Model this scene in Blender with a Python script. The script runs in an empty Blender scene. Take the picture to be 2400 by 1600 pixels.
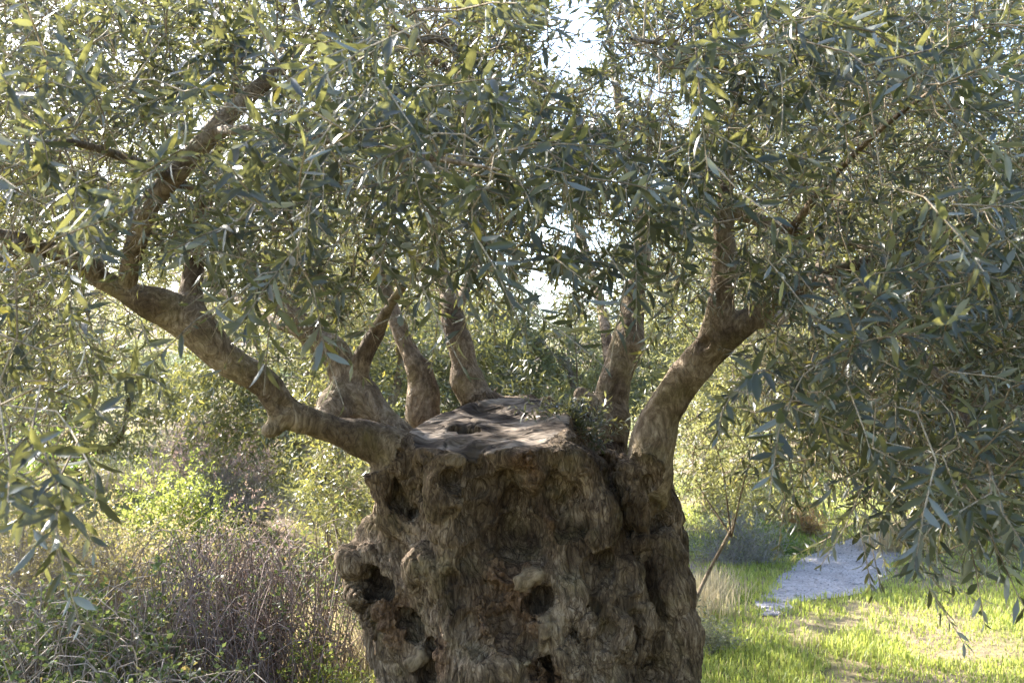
import bpy, math, random
import numpy as np
from mathutils import Vector, Matrix, kdtree

# ---------------------------------------------------------------- camera, sky, sun, exposure
SC = bpy.context.scene
COL = SC.collection
CAM_H, FOCAL = 1.75, 35.0
PITCH = math.atan(120 / 2333.33)          # looking very slightly up
cam = bpy.data.cameras.new('camera'); camo = bpy.data.objects.new('camera', cam); COL.objects.link(camo)
camo.location = (0, 0, CAM_H); camo.rotation_euler = (math.pi / 2 + PITCH, 0, 0)
cam.lens = FOCAL; cam.sensor_width = 36; cam.clip_start = 0.05; cam.clip_end = 3000
cam.dof.use_dof = True; cam.dof.focus_distance = 3.8; cam.dof.aperture_fstop = 9.0
SC.camera = camo

SUN_EL, SUN_AZ = math.radians(33), math.radians(-46)     # azimuth from +Y, negative = towards -X
w = bpy.data.worlds.new('World'); SC.world = w; w.use_nodes = True
nt = w.node_tree; nt.nodes.clear()
sky = nt.nodes.new('ShaderNodeTexSky'); sky.sky_type = 'NISHITA'; sky.sun_disc = False
sky.sun_elevation = SUN_EL; sky.sun_rotation = SUN_AZ; sky.air_density = 1.0; sky.dust_density = 1.6; sky.ozone_density = 2.0
bgn = nt.nodes.new('ShaderNodeBackground'); bgn.inputs[1].default_value = 0.15
wo = nt.nodes.new('ShaderNodeOutputWorld')
nt.links.new(sky.outputs[0], bgn.inputs[0]); nt.links.new(bgn.outputs[0], wo.inputs[0])
sl = bpy.data.lights.new('sun', 'SUN'); sl.energy = 5.0; sl.angle = math.radians(0.53); sl.color = (1.0, 0.93, 0.82)
so = bpy.data.objects.new('sun', sl); COL.objects.link(so)
SUN = Vector((math.cos(SUN_EL) * math.sin(SUN_AZ), math.cos(SUN_EL) * math.cos(SUN_AZ), math.sin(SUN_EL)))
so.rotation_euler = SUN.to_track_quat('Z', 'Y').to_euler(); so.location = SUN * 30
vs = SC.view_settings; vs.view_transform = 'Standard'; vs.look = 'None'; vs.gamma = 1.0; vs.use_curve_mapping = False
vs.exposure = 2.68
SC.render.engine = 'CYCLES'
cy = SC.cycles
cy.use_adaptive_sampling = True; cy.adaptive_threshold = 0.025
cy.use_denoising = True; cy.denoiser = 'OPENIMAGEDENOISE'; cy.denoising_input_passes = 'RGB_ALBEDO_NORMAL'
cy.max_bounces = 5; cy.diffuse_bounces = 3; cy.glossy_bounces = 1; cy.transmission_bounces = 4; cy.transparent_max_bounces = 4
cy.caustics_reflective = False; cy.caustics_refractive = False

# ---------------------------------------------------------------- helpers
FX = 2400 * FOCAL / 36
CP, SP_ = math.cos(PITCH), math.sin(PITCH)
def S(u, v, y):
    """world point at ground distance y seen at photo position (u, v) in 2400x1600"""
    a, b = (u - 1200) / FX, (800 - v) / FX
    dy, dz = CP - b * SP_, SP_ + b * CP
    t = y / dy
    return np.array((a * t, y, CAM_H + dz * t))
def F(u, v, y): return S(u * 2400 / 2352, v * 2400 / 2352, y)
def C(cx, cy_, y): return S(780 + cx / 2.178, 880 + cy_ / 2.178, y)
CPX = 1 / 2.178 / FX                       # one crop pixel per metre of distance

def project(P):
    P = np.asarray(P, dtype=np.float64)
    dx, dy, dz = P[..., 0], P[..., 1], P[..., 2] - CAM_H
    f = dy * CP + dz * SP_; up = -dy * SP_ + dz * CP
    f = np.where(f < 1e-3, 1e-3, f)
    return 1200 + FX * dx / f, 800 - FX * up / f, f

def _hash(ix, iy, iz, seed):
    h = (ix.astype(np.uint32) * np.uint32(374761393) + iy.astype(np.uint32) * np.uint32(668265263)
         + iz.astype(np.uint32) * np.uint32(2147483647) + np.uint32(seed * 1274126177 & 0xffffffff))
    h = (h ^ (h >> np.uint32(13))) * np.uint32(1274126177)
    h = (h ^ (h >> np.uint32(15))) * np.uint32(2246822519)
    return ((h ^ (h >> np.uint32(16))) & np.uint32(0xffffff)).astype(np.float32) / np.float32(0xffffff)
def noise(P, seed=0):
    """value noise in [-1, 1]"""
    P = np.asarray(P, dtype=np.float32)
    i = np.floor(P); f = P - i; i = i.astype(np.int64)
    f = f * f * f * (f * (f * 6 - 15) + 10)
    out = 0
    for a in (0, 1):
        wx = f[:, 0] if a else 1 - f[:, 0]
        for b in (0, 1):
            wy = f[:, 1] if b else 1 - f[:, 1]
            for c in (0, 1):
                wz = f[:, 2] if c else 1 - f[:, 2]
                out = out + wx * wy * wz * _hash(i[:, 0] + a, i[:, 1] + b, i[:, 2] + c, seed)
    return out * 2 - 1
def fbm(P, octv=4, seed=0):
    o, a, s = 0, 0.5, 1.0
    for k in range(octv):
        o = o + a * noise(P * s + 17.3 * k, seed + k); a *= 0.5; s *= 2.03
    return o
def sstep(a, b, x):
    t = np.clip((x - a) / (b - a), 0, 1); return t * t * (3 - 2 * t)

def mesh_obj(name, V, Fc, mat, parent=None, smooth=False, attrs=None, normals=None):
    """link one mesh object; Fc is an (n,3) or (n,4) array or a list of such arrays"""
    V = np.ascontiguousarray(V, dtype=np.float32)
    if not isinstance(Fc, (list, tuple)): Fc = [Fc]
    Fc = [np.asarray(f, dtype=np.int32) for f in Fc if len(f)]
    me = bpy.data.meshes.new(name)
    nl = sum(f.size for f in Fc); nf = sum(len(f) for f in Fc)
    me.vertices.add(len(V)); me.vertices.foreach_set('co', V.ravel())
    me.loops.add(nl); me.loops.foreach_set('vertex_index', np.concatenate([f.ravel() for f in Fc]))
    tot = np.concatenate([np.full(len(f), f.shape[1], np.int32) for f in Fc])
    me.polygons.add(nf); me.polygons.foreach_set('loop_start', np.concatenate([[0], np.cumsum(tot)[:-1]]).astype(np.int32))
    if smooth: me.polygons.foreach_set('use_smooth', np.ones(nf, dtype=bool))
    for k, a in (attrs or {}).items():
        dom = 'POINT' if len(a) == len(V) else 'FACE'
        at = me.attributes.new(k, 'FLOAT', dom); at.data.foreach_set('value', np.ascontiguousarray(a, dtype=np.float32))
    me.update(calc_edges=True)
    if normals is not None: me.normals_split_custom_set_from_vertices([tuple(n) for n in normals.tolist()])
    if mat is not None: me.materials.append(mat)
    o = bpy.data.objects.new(name, me); COL.objects.link(o)
    if parent is not None: o.parent = parent
    return o
def thing(name, label, cat, group=None, loc=(0, 0, 0)):
    o = bpy.data.objects.new(name, None); COL.objects.link(o)
    o.empty_display_size = 0.2; o.location = loc
    o['label'] = label; o['category'] = cat
    if group: o['group'] = group
    return o
def under(o, root):
    """parent o to root keeping o's vertices in world space"""
    o.parent = root; o.matrix_parent_inverse = Matrix.Translation(-Vector(root.location))

def spline(pts, rad, step):
    """Catmull-Rom resampling of a polyline with radii"""
    P = np.asarray(pts, float); R = np.asarray(rad, float)
    P2 = np.vstack([2 * P[0] - P[1], P, 2 * P[-1] - P[-2]]); R2 = np.concatenate([[R[0]], R, [R[-1]]])
    oP, oR = [], []
    for i in range(1, len(P2) - 2):
        L = np.linalg.norm(P2[i + 1] - P2[i]); n = max(2, int(L / step))
        t = np.linspace(0, 1, n, endpoint=False)[:, None]
        a, b, c, d = P2[i - 1], P2[i], P2[i + 1], P2[i + 2]
        oP.append(0.5 * (2 * b + (c - a) * t + (2 * a - 5 * b + 4 * c - d) * t ** 2 + (3 * b - a - 3 * c + d) * t ** 3))
        oR.append(R2[i] + (R2[i + 1] - R2[i]) * t[:, 0])
    oP.append(P2[-2][None]); oR.append([R2[-2]])
    return np.vstack(oP), np.concatenate(oR)
def tube(P, R, n=8, cap=True, rough=0.0, seed=0):
    """vertices and quads of a swept tube"""
    P = np.asarray(P, float); m = len(P)
    T = np.gradient(P, axis=0); T /= np.linalg.norm(T, axis=1)[:, None] + 1e-9
    N = np.zeros_like(P); a = np.array((0.31, 0.17, 0.93)) if abs(T[0, 2]) < 0.9 else np.array((1.0, 0.1, 0))
    v = a - T[0] * a.dot(T[0]); N[0] = v / np.linalg.norm(v)
    for i in range(1, m):
        v = N[i - 1] - T[i] * N[i - 1].dot(T[i]); N[i] = v / (np.linalg.norm(v) + 1e-9)
    B = np.cross(T, N); th = np.arange(n) / n * 2 * math.pi
    D = N[:, None, :] * np.cos(th)[None, :, None] + B[:, None, :] * np.sin(th)[None, :, None]
    Rr = np.repeat(np.asarray(R, float)[:, None], n, 1)
    if rough:
        Q = (P[:, None, :] + D * Rr[:, :, None]).reshape(-1, 3)
        Rr = Rr * (1 + rough * fbm(Q * 9, 3, seed).reshape(m, n) + rough * 0.6 * noise(Q * 38, seed + 9).reshape(m, n))
    V = (P[:, None, :] + D * Rr[:, :, None]).reshape(-1, 3)
    i = np.arange(m - 1)[:, None] * n; j = np.arange(n)[None, :]; j2 = (j + 1) % n
    Q = np.stack([i + j, i + j2, i + n + j2, i + n + j], -1).reshape(-1, 4)
    return V, Q
class Bag:
    """collects tubes into one mesh"""
    def __init__(s): s.V, s.Q, s.n = [], [], 0
    def add(s, V, Q): s.V.append(V); s.Q.append(Q + s.n); s.n += len(V)
    def arrays(s): return np.vstack(s.V), np.vstack(s.Q)

# ---------------------------------------------------------------- materials
def new_mat(name):
    m = bpy.data.materials.new(name); m.use_nodes = True; t = m.node_tree; t.nodes.clear()
    return m, t, (lambda k, **kw: _node(t, k, kw)), (lambda a, b: t.links.new(a, b))
def _node(t, k, kw):
    n = t.nodes.new('ShaderNode' + k)
    for a, v in kw.items(): setattr(n, a, v)
    return n
def ramp(n, stops):
    e = n.color_ramp.elements
    while len(e) > 1: e.remove(e[-1])
    e[0].position = stops[0][0]; e[0].color = (*stops[0][1], 1)
    for p, c in stops[1:]:
        x = e.new(p); x.color = (*c, 1)
def mix_rgb(N, L, fac, a, b, mode='MIX'):
    m = N('Mix', data_type='RGBA', blend_type=mode)
    for s, v in ((0, fac), (6, a), (7, b)):
        if isinstance(v, (int, float)): m.inputs[s].default_value = v
        elif isinstance(v, tuple): m.inputs[s].default_value = (*v, 1)
        else: L(v, m.inputs[s])
    return m.outputs[2]
def attr(N, name): return N('Attribute', attribute_name=name).outputs['Fac']

def leaf_material(name, top, under_, trans, spec=0.45, rough=0.42, tmix=0.38, var=0.5, yellow=(0.30, 0.27, 0.05), yfrac=0.06):
    """two-faced leaf: glossy upper side, paler underside, light passing through"""
    m, t, N, L = new_mat(name)
    r = attr(N, 'rnd'); geo = N('NewGeometry')
    cr = N('ValToRGB'); L(r, cr.inputs[0])
    k = 1 - var; kk = 1 + var
    ramp(cr, [(0, tuple(c * k for c in top)), (0.55, top), (0.9, tuple(min(1, c * kk) for c in top)), (1 - yfrac, tuple(min(1, c * kk) for c in top)), (1.0, yellow)])
    cu = N('ValToRGB'); L(r, cu.inputs[0])
    ramp(cu, [(0, tuple(c * (1 - var * .5) for c in under_)), (0.9, tuple(c * (1 + var * .4) for c in under_)), (1.0, yellow)])
    col = mix_rgb(N, L, geo.outputs['Backfacing'], cr.outputs[0], cu.outputs[0])
    p = N('BsdfPrincipled'); L(col, p.inputs['Base Color']); p.inputs['Roughness'].default_value = rough
    p.inputs['Specular IOR Level'].default_value = spec
    tr = N('BsdfTranslucent')
    ct = N('ValToRGB'); L(r, ct.inputs[0])
    ramp(ct, [(0, tuple(c * (1 - var * .5) for c in trans)), (0.9, tuple(min(1, c * (1 + var * .4)) for c in trans)), (1.0, tuple(min(1, c * 1.5) for c in yellow))])
    L(ct.outputs[0], tr.inputs[0])
    mx = N('MixShader'); mx.inputs[0].default_value = tmix
    L(p.outputs[0], mx.inputs[1]); L(tr.outputs[0], mx.inputs[2])
    o = N('OutputMaterial'); L(mx.outputs[0], o.inputs[0])
    return m

def bark_material(name, dark, mid, light, scale=1.0, moss=0.25, bump=0.6, zs=0.3, fiss=0.75):
    m, t, N, L = new_mat(name)
    tc = N('TexCoord'); mp = N('Mapping'); mp.inputs['Scale'].default_value = (scale, scale, scale * zs)
    L(tc.outputs['Object'], mp.inputs[0])
    wv = N('TexNoise'); wv.inputs['Scale'].default_value = 5; wv.inputs['Detail'].default_value = 3
    L(mp.outputs[0], wv.inputs[0])
    wp = N('VectorMath', operation='MULTIPLY_ADD'); wp.inputs[1].default_value = (0.2, 0.2, 0.2)
    L(wv.outputs['Color'], wp.inputs[0]); L(mp.outputs[0], wp.inputs[2])
    n1 = N('TexNoise'); n1.inputs['Scale'].default_value = 46; n1.inputs['Detail'].default_value = 10; n1.inputs['Roughness'].default_value = 0.78
    L(wp.outputs[0], n1.inputs[0])
    n2 = N('TexNoise'); n2.inputs['Scale'].default_value = 4.5; n2.inputs['Detail'].default_value = 4; L(tc.outputs['Object'], n2.inputs[0])
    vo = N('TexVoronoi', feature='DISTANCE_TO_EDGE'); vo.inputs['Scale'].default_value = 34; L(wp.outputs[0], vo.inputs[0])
    c1 = N('ValToRGB'); L(n1.outputs[0], c1.inputs[0]); ramp(c1, [(0.36, dark), (0.5, mid), (0.64, light)])
    c2 = N('ValToRGB'); L(n2.outputs[0], c2.inputs[0]); ramp(c2, [(0.38, (0.50, 0.43, 0.36)), (0.5, (0.95, 0.86, 0.72)), (0.62, (1.25, 1.17, 1.08))])
    base = mix_rgb(N, L, 1.0, c1.outputs[0], c2.outputs[0], 'MULTIPLY')
    n3 = N('TexNoise'); n3.inputs['Scale'].default_value = 7; n3.inputs['Detail'].default_value = 5; L(tc.outputs['Object'], n3.inputs[0])
    cm = N('ValToRGB'); L(n3.outputs[0], cm.inputs[0]); ramp(cm, [(0.52, (0, 0, 0)), (0.72, (moss, moss, moss))])
    base = mix_rgb(N, L, cm.outputs[0], base, (0.17, 0.145, 0.045))
    # dark-brown fissures between the bark plates, with crack shade painted in too
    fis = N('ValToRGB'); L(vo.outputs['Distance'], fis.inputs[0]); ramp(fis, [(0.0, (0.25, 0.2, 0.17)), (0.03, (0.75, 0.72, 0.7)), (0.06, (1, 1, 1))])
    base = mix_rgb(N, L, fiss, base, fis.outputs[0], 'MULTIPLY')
    # red-brown rotten wood and pale bare knots are stored on the mesh
    rot = mix_rgb(N, L, 1.0, c1.outputs[0], (0.85, 0.64, 0.48), 'MULTIPLY')
    base = mix_rgb(N, L, attr(N, 'rot'), base, rot)
    cb = N('ValToRGB'); L(n1.outputs[0], cb.inputs[0]); ramp(cb, [(0.36, (0.07, 0.052, 0.034)), (0.5, (0.148, 0.113, 0.076)), (0.64, (0.215, 0.172, 0.122))])
    cb2 = mix_rgb(N, L, 0.7, cb.outputs[0], c2.outputs[0], 'MULTIPLY')
    base = mix_rgb(N, L, attr(N, 'bare'), base, cb2)
    p = N('BsdfPrincipled'); L(base, p.inputs['Base Color']); p.inputs['Roughness'].default_value = 0.88; p.inputs['Specular IOR Level'].default_value = 0.2
    h = N('Math', operation='ADD'); L(n1.outputs[0], h.inputs[0])
    vx = N('Math', operation='MULTIPLY'); L(vo.outputs['Distance'], vx.inputs[0]); vx.inputs[1].default_value = 11.0
    vm = N('Math', operation='MINIMUM'); L(vx.outputs[0], vm.inputs[0]); vm.inputs[1].default_value = 0.8
    L(vm.outputs[0], h.inputs[1])
    bm = N('Math', operation='MULTIPLY_ADD'); L(attr(N, 'bare'), bm.inputs[0]); bm.inputs[1].default_value = -bump * 0.8; bm.inputs[2].default_value = bump
    b = N('Bump'); L(bm.outputs[0], b.inputs['Strength']); b.inputs['Distance'].default_value = 0.014
    L(h.outputs[0], b.inputs['Height']); L(b.outputs[0], p.inputs['Normal'])
    o = N('OutputMaterial'); L(p.outputs[0], o.inputs[0])
    return m

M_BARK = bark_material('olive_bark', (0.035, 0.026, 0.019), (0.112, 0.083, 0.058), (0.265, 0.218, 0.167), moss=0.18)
M_LIMB = bark_material('limb_bark', (0.085, 0.066, 0.05), (0.185, 0.15, 0.115), (0.35, 0.305, 0.255), scale=0.85, moss=0.35, bump=0.5, zs=0.6, fiss=0.3)
def sawn_material():
    m, t, N, L = new_mat('weathered_sawn_wood')
    tc = N('TexCoord'); mp = N('Mapping'); mp.inputs['Scale'].default_value = (1, 2.2, 1); mp.inputs['Rotation'].default_value = (0, 0, 0.25)
    L(tc.outputs['Object'], mp.inputs[0])
    n0 = N('TexNoise'); n0.inputs['Scale'].default_value = 3.0; n0.inputs['Detail'].default_value = 3; L(mp.outputs[0], n0.inputs[0])
    wp = N('VectorMath', operation='MULTIPLY_ADD'); wp.inputs[1].default_value = (0.5, 0.5, 0.5); L(n0.outputs['Color'], wp.inputs[0]); L(mp.outputs[0], wp.inputs[2])
    n1 = N('TexNoise'); n1.inputs['Scale'].default_value = 4; n1.inputs['Detail'].default_value = 5; n1.inputs['Roughness'].default_value = 0.5; L(wp.outputs[0], n1.inputs[0])
    wa = N('TexWave', wave_type='RINGS'); wa.inputs['Scale'].default_value = 9; wa.inputs['Distortion'].default_value = 5; wa.inputs['Detail'].default_value = 3; L(wp.outputs[0], wa.inputs[0])
    c = N('ValToRGB'); L(n1.outputs[0], c.inputs[0]); ramp(c, [(0.38, (0.045, 0.034, 0.027)), (0.5, (0.125, 0.098, 0.076)), (0.62, (0.29, 0.24, 0.195))])
    c2 = N('ValToRGB'); L(wa.outputs[0], c2.inputs[0]); ramp(c2, [(0, (0.7, 0.7, 0.7)), (0.6, (1.1, 1.1, 1.1))])
    base = mix_rgb(N, L, 1.0, c.outputs[0], c2.outputs[0], 'MULTIPLY')
    p = N('BsdfPrincipled'); L(base, p.inputs['Base Color']); p.inputs['Roughness'].default_value = 0.9; p.inputs['Specular IOR Level'].default_value = 0.1
    b = N('Bump'); b.inputs['Strength'].default_value = 0.3; b.inputs['Distance'].default_value = 0.01
    ad = N('Math', operation='ADD'); L(n1.outputs[0], ad.inputs[0]); L(wa.outputs[0], ad.inputs[1]); L(ad.outputs[0], b.inputs['Height']); L(b.outputs[0], p.inputs['Normal'])
    o = N('OutputMaterial'); L(p.outputs[0], o.inputs[0]); return m
M_SAWN = sawn_material()

# ================================================================ the old olive tree: trunk and limbs
H = 0.012
G0 = np.array((-1.62, 3.45, -0.10)); G1 = np.array((1.42, 5.45, 2.62))
GN = np.ceil((G1 - G0) / H).astype(int)
field = np.full(GN, 1.0, np.float32); lab = np.zeros(GN, np.uint8)
gx, gy, gz = [(G0[k] + H * np.arange(GN[k])).astype(np.float32) for k in range(3)]

def _box(lo, hi):
    a = np.clip(np.floor((np.asarray(lo) - G0) / H).astype(int), 0, GN); b = np.clip(np.ceil((np.asarray(hi) - G0) / H).astype(int) + 1, 0, GN)
    return tuple(slice(a[k], b[k]) for k in range(3))
def _caps(sl, a, b, ra, rb, sq):
    X = gx[sl[0]][:, None, None] - np.float32(a[0]); Y = gy[sl[1]][None, :, None] - np.float32(a[1]); Z = gz[sl[2]][None, None, :] - np.float32(a[2])
    d = (np.asarray(b) - a).astype(np.float32); L2 = float((d * d).sum()) + 1e-9
    t = np.clip((X * d[0] + Y * d[1] + Z * d[2]) / L2, 0, 1)
    return np.sqrt((X - t * d[0]) ** 2 + ((Y - t * d[1]) / np.float32(sq)) ** 2 + (Z - t * d[2]) ** 2) - (ra + (rb - ra) * t)
def add_caps(a, b, ra, rb, k=0.05, label=0, sq=1.0):
    a, b = np.asarray(a, float), np.asarray(b, float); r = max(ra, rb) * max(sq, 1) + k + 3 * H
    sl = _box(np.minimum(a, b) - r, np.maximum(a, b) + r); d = _caps(sl, a, b, ra, rb, sq); f = field[sl]
    l = lab[sl]; l[d < f] = label
    h = np.clip(0.5 + 0.5 * (f - d) / k, 0, 1)
    field[sl] = f + (d - f) * h - k * h * (1 - h)
def cut_caps(a, b, ra, rb, k=0.03, sq=1.0):
    a, b = np.asarray(a, float), np.asarray(b, float); r = max(ra, rb) * max(sq, 1) + k + 3 * H
    sl = _box(np.minimum(a, b) - r, np.maximum(a, b) + r); d = -_caps(sl, a, b, ra, rb, sq); f = field[sl]
    if 0.02 < ra < 0.12:
        g_ = np.stack(np.meshgrid(gx[sl[0]], gy[sl[1]], gz[sl[2]], indexing='ij'), -1).reshape(-1, 3)
        d = d + (0.45 * ra * noise(g_ * (0.55 / ra), 77)).reshape(d.shape)
    h = np.clip(0.5 - 0.5 * (f - d) / k, 0, 1)
    field[sl] = f + (d - f) * h + k * h * (1 - h)
def front(cx, cy_):
    """distance of the trunk's front at a place on it"""
    ys = np.arange(3.5, 5.2, H)
    p = np.stack([C(cx, cy_, y) for y in ys]); i = np.clip(np.rint((p - G0) / H).astype(int), 0, GN - 1)
    s = field[i[:, 0], i[:, 1], i[:, 2]] < 0
    return ys[np.argmax(s)] if s.any() else 4.4
def ridge(pts, px, proud=0.5, k=0.045, label=0):
    pr = None
    for q in pts:
        cx, cy_ = q[0], q[1]; r = (q[2] if len(q) > 2 else px) * CPX * 4.0
        P = C(cx, cy_, front(cx, cy_) + r * (1 - 2 * min(proud + 0.2, max(proud, 0.62)))); cur = (P, r)
        if pr is not None: ridge_q.append((pr[0], P, pr[1], r, k, label))
        pr = cur
    if len(pts) == 1: ridge_q.append((P, P + (0, .001, 0), r, r, k, label))
ridge_q = []
def flush():
    for a, b, ra, rb, k, l in ridge_q: add_caps(a, b, ra, rb, k, l)
    ridge_q.clear()
pit_q = []
def pit(pts, px, deep=0.6, k=0.03):
    pr = None
    for q in pts:
        cx, cy_ = q[0], q[1]; r = (q[2] if len(q) > 2 else px) * CPX * 4.0
        P = C(cx, cy_, front(cx, cy_) + r * (2 * (deep + 0.22) - 1)); cur = (P, r)
        if pr is not None: pit_q.append((pr[0], P, pr[1], r, k))
        pr = cur
    if len(pts) == 1: pit_q.append((P, P + (0, .001, 0), r, r, k))
def dig():
    for a, b, ra, rb, k in pit_q:
        cut_caps(a, b, ra, rb, k)
        if ra < 0.11: cut_caps(a, a + (0.0, 1.6 * ra, 0.3 * ra), ra * .95, ra * .6, k); cut_caps(b, b + (0.0, 1.6 * rb, 0.3 * rb), rb * .95, rb * .6, k)
    pit_q.clear()

# --- body masses
add_caps((0.12, 4.62, -0.3), (0.0, 4.62, 1.22), 0.60, 0.50, 0.08)
add_caps((-0.13, 4.36, 1.80), (0.06, 4.34, 0.30), 0.35, 0.46, 0.10)           # front mass under the saw cut
add_caps((-0.52, 4.42, 1.10), (-0.48, 4.42, 1.00), 0.155, 0.18, 0.06)             # shoulder bulge
add_caps((-0.44, 4.40, 0.90), (-0.40, 4.40, 0.72), 0.25, 0.22, 0.09)
add_caps((-0.28, 4.42, 0.55), (-0.30, 4.40, -0.2), 0.22, 0.40, 0.10)
add_caps((0.53, 4.55, 1.22), (0.475, 4.45, 0.60), 0.24, 0.245, 0.10)
add_caps((0.475, 4.45, 0.60), (0.52, 4.42, -0.2), 0.245, 0.40, 0.10)
add_caps((0.30, 4.38, 1.18), (0.36, 4.28, 0.80), 0.22, 0.28, 0.10)
add_caps((0.05, 4.95, 1.35), (0.05, 5.0, -0.2), 0.38, 0.55, 0.10)
# root flare, below the picture
for a in np.linspace(0, 2 * math.pi, 9, endpoint=False):
    c, s = math.cos(a + 0.3), math.sin(a + 0.3)
    add_caps((0.08 + 0.42 * c, 4.6 + 0.38 * s, 0.42), (0.08 + 0.78 * c, 4.6 + 0.66 * s, -0.06), 0.16, 0.13, 0.14)
# --- the saw cut
p1, p2, p3 = C(700, 402, 3.98), C(1170, 302, 4.12), C(800, 132, 4.74)
CN = np.cross(p2 - p1, p3 - p1); CN /= np.linalg.norm(CN); CN *= np.sign(CN[2])
plane = ((gx - p1[0])[:, None, None] * CN[0] + (gy - p1[1])[None, :, None] * CN[1] + (gz - p1[2])[None, None, :] * CN[2]).astype(np.float32)
_pp = np.stack(np.meshgrid(gx, gy, [1.55], indexing='ij'), -1).reshape(-1, 3); plane += (0.026 * noise(_pp * 5.0, 61) + 0.012 * noise(_pp * 14, 62)).reshape(len(gx), len(gy), 1)
_d = C(1400, 450, 4.12) - C(1165, 300, 4.12); CN2 = np.array((-_d[2], -0.10, _d[0])); CN2 /= np.linalg.norm(CN2); q1 = C(1165, 300, 4.12)
plane2 = ((gx - q1[0])[:, None, None] * CN2[0] + (gy - q1[1])[None, :, None] * CN2[1] + (gz - q1[2])[None, None, :] * CN2[2]).astype(np.float32)
body_top = field.copy()
np.maximum(field, plane2, out=field)
np.maximum(field, plane, out=field)
# --- ridges and swellings of the front
ridge([(560, 425, 100), (585, 520, 112), (600, 610, 108), (585, 660, 80)], 100, 0.58, 0.03)          # nose block
ridge([(470, 430, 60), (640, 435, 55)], 60, 0.35, 0.025)
ridge([(590, 680, 70), (640, 800, 60), (680, 900, 45)], 60, 0.35, 0.05)
ridge([(500, 700, 40), (560, 820, 36), (610, 900, 30)], 36, 0.45, 0.04)
ridge([(1010, 360, 120), (1180, 420, 120), (1290, 560, 110), (1330, 720, 110), (1310, 880, 100), (1240, 1060, 80), (1240, 1180, 70)], 100, 0.38, 0.09)
ridge([(1230, 1190, 60), (1300, 1290, 58), (1370, 1400, 70), (1420, 1560, 90)], 60, 0.42, 0.04)
ridge([(1460, 560, 90), (1500, 700, 90), (1560, 830, 100), (1640, 940, 110), (1690, 1120, 110), (1720, 1330, 115), (1720, 1560, 130)], 100, 0.34, 0.08)
ridge([(1420, 1000, 110), (1450, 1180, 100), (1440, 1330, 90)], 100, 0.25, 0.09)
ridge([(420, 1000, 80), (500, 960, 95), (590, 1010, 90), (660, 1130, 85), (700, 1260, 90), (800, 1390, 95), (960, 1450, 90)], 90, 0.36, 0.06)
ridge([(800, 1500, 110), (960, 1500, 105)], 100, 0.42, 0.06)
ridge([(560, 1150, 70), (600, 1300, 75), (640, 1450, 80), (660, 1600, 90)], 70, 0.3, 0.07)
ridge([(140, 930, 90)], 90, 0.4, 0.06)
ridge([(280, 1230, 60), (350, 1360, 60), (460, 1560, 70)], 60, 0.3, 0.06)
ridge([(330, 700, 70), (420, 800, 70), (400, 880, 60)], 60, 0.3, 0.07)
ridge([(1140, 1400, 70), (1210, 1480, 85), (1290, 1600, 90)], 80, 0.5, 0.03)
ridge([(700, 1050, 50), (740, 1150, 50), (800, 1230, 45)], 50, 0.35, 0.05)
flush()
np.maximum(field, plane, out=field); np.maximum(field, plane2 - 0.01, out=field)
# --- hollows
pit([(330, 640, 60), (420, 700, 40)], 60, 0.5)
pit([(715, 400, 22), (735, 480, 40), (760, 600, 55), (770, 740, 62), (790, 860, 60)], 50, 0.42, 0.05)
pit([(905, 560, 60), (960, 700, 105), (980, 840, 95), (900, 930, 70)], 90, 0.32, 0.06)
pit([(1100, 590, 45), (1180, 690, 50), (1190, 780, 45)], 45, 0.4, 0.04)
pit([(1440, 480, 40), (1425, 560, 48), (1450, 660, 45), (1530, 790, 40)], 45, 0.55, 0.04)
pit([(1620, 640, 36), (1660, 760, 40)], 36, 0.5, 0.04)
pit([(145, 1050, 48), (215, 1062, 72), (290, 1085, 48)], 60, 0.85, 0.03)
pit([(400, 1235, 55), (430, 1280, 50)], 50, 0.6, 0.03)
pit([(780, 1080, 50), (840, 1120, 45)], 45, 0.55, 0.03)
pit([(1000, 1140, 45), (1060, 1150, 40), (1040, 1210, 36)], 40, 0.75, 0.025)
pit([(820, 1275, 45), (890, 1270, 48)], 45, 0.65, 0.03)
pit([(1335, 975, 55), (1400, 960, 62)], 55, 0.55, 0.04)
pit([(1220, 1260, 42), (1240, 1300, 40)], 40, 0.6, 0.03)
pit([(1555, 1170, 32), (1570, 1250, 42), (1565, 1340, 40), (1560, 1380, 28)], 40, 0.75, 0.03)
pit([(1085, 1480, 62)], 62, 0.75, 0.03)
pit([(1020, 1530, 40)], 40, 0.6, 0.03)
pit([(500, 1400, 36), (520, 1490, 58), (510, 1540, 45)], 50, 0.65, 0.03)
pit([(600, 545, 46)], 46, 0.62, 0.03)
pit([(1610, 1480, 40), (1640, 1550, 40)], 40, 0.55, 0.03)
pit([(760, 930, 40), (730, 1010, 38)], 40, 0.5, 0.04)
for fold in ([(700, 930), (745, 1040), (810, 1150), (900, 1230)], [(1240, 620), (1272, 760), (1255, 900), (1210, 1000)], [(1480, 900), (1505, 1050), (1495, 1180)], [(1640, 1010), (1665, 1150), (1650, 1350), (1670, 1560)],
             [(610, 1060), (660, 1150), (680, 1280), (760, 1400)], [(300, 780), (350, 930), (340, 1010)], [(450, 1080), (500, 1200), (530, 1330)], [(1330, 1090), (1325, 1200), (1410, 1330), (1480, 1500)], [(880, 1340), (1000, 1390), (1110, 1420)],
             [(1080, 420), (1150, 540), (1230, 600)], [(680, 690), (700, 800), (720, 900)], [(1560, 920), (1600, 1050), (1600, 1140)]):
    pit([(a, b, 25 + 9 * math.sin(a)) for a, b in fold], 18, 0.5, 0.05)
dig()
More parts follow.
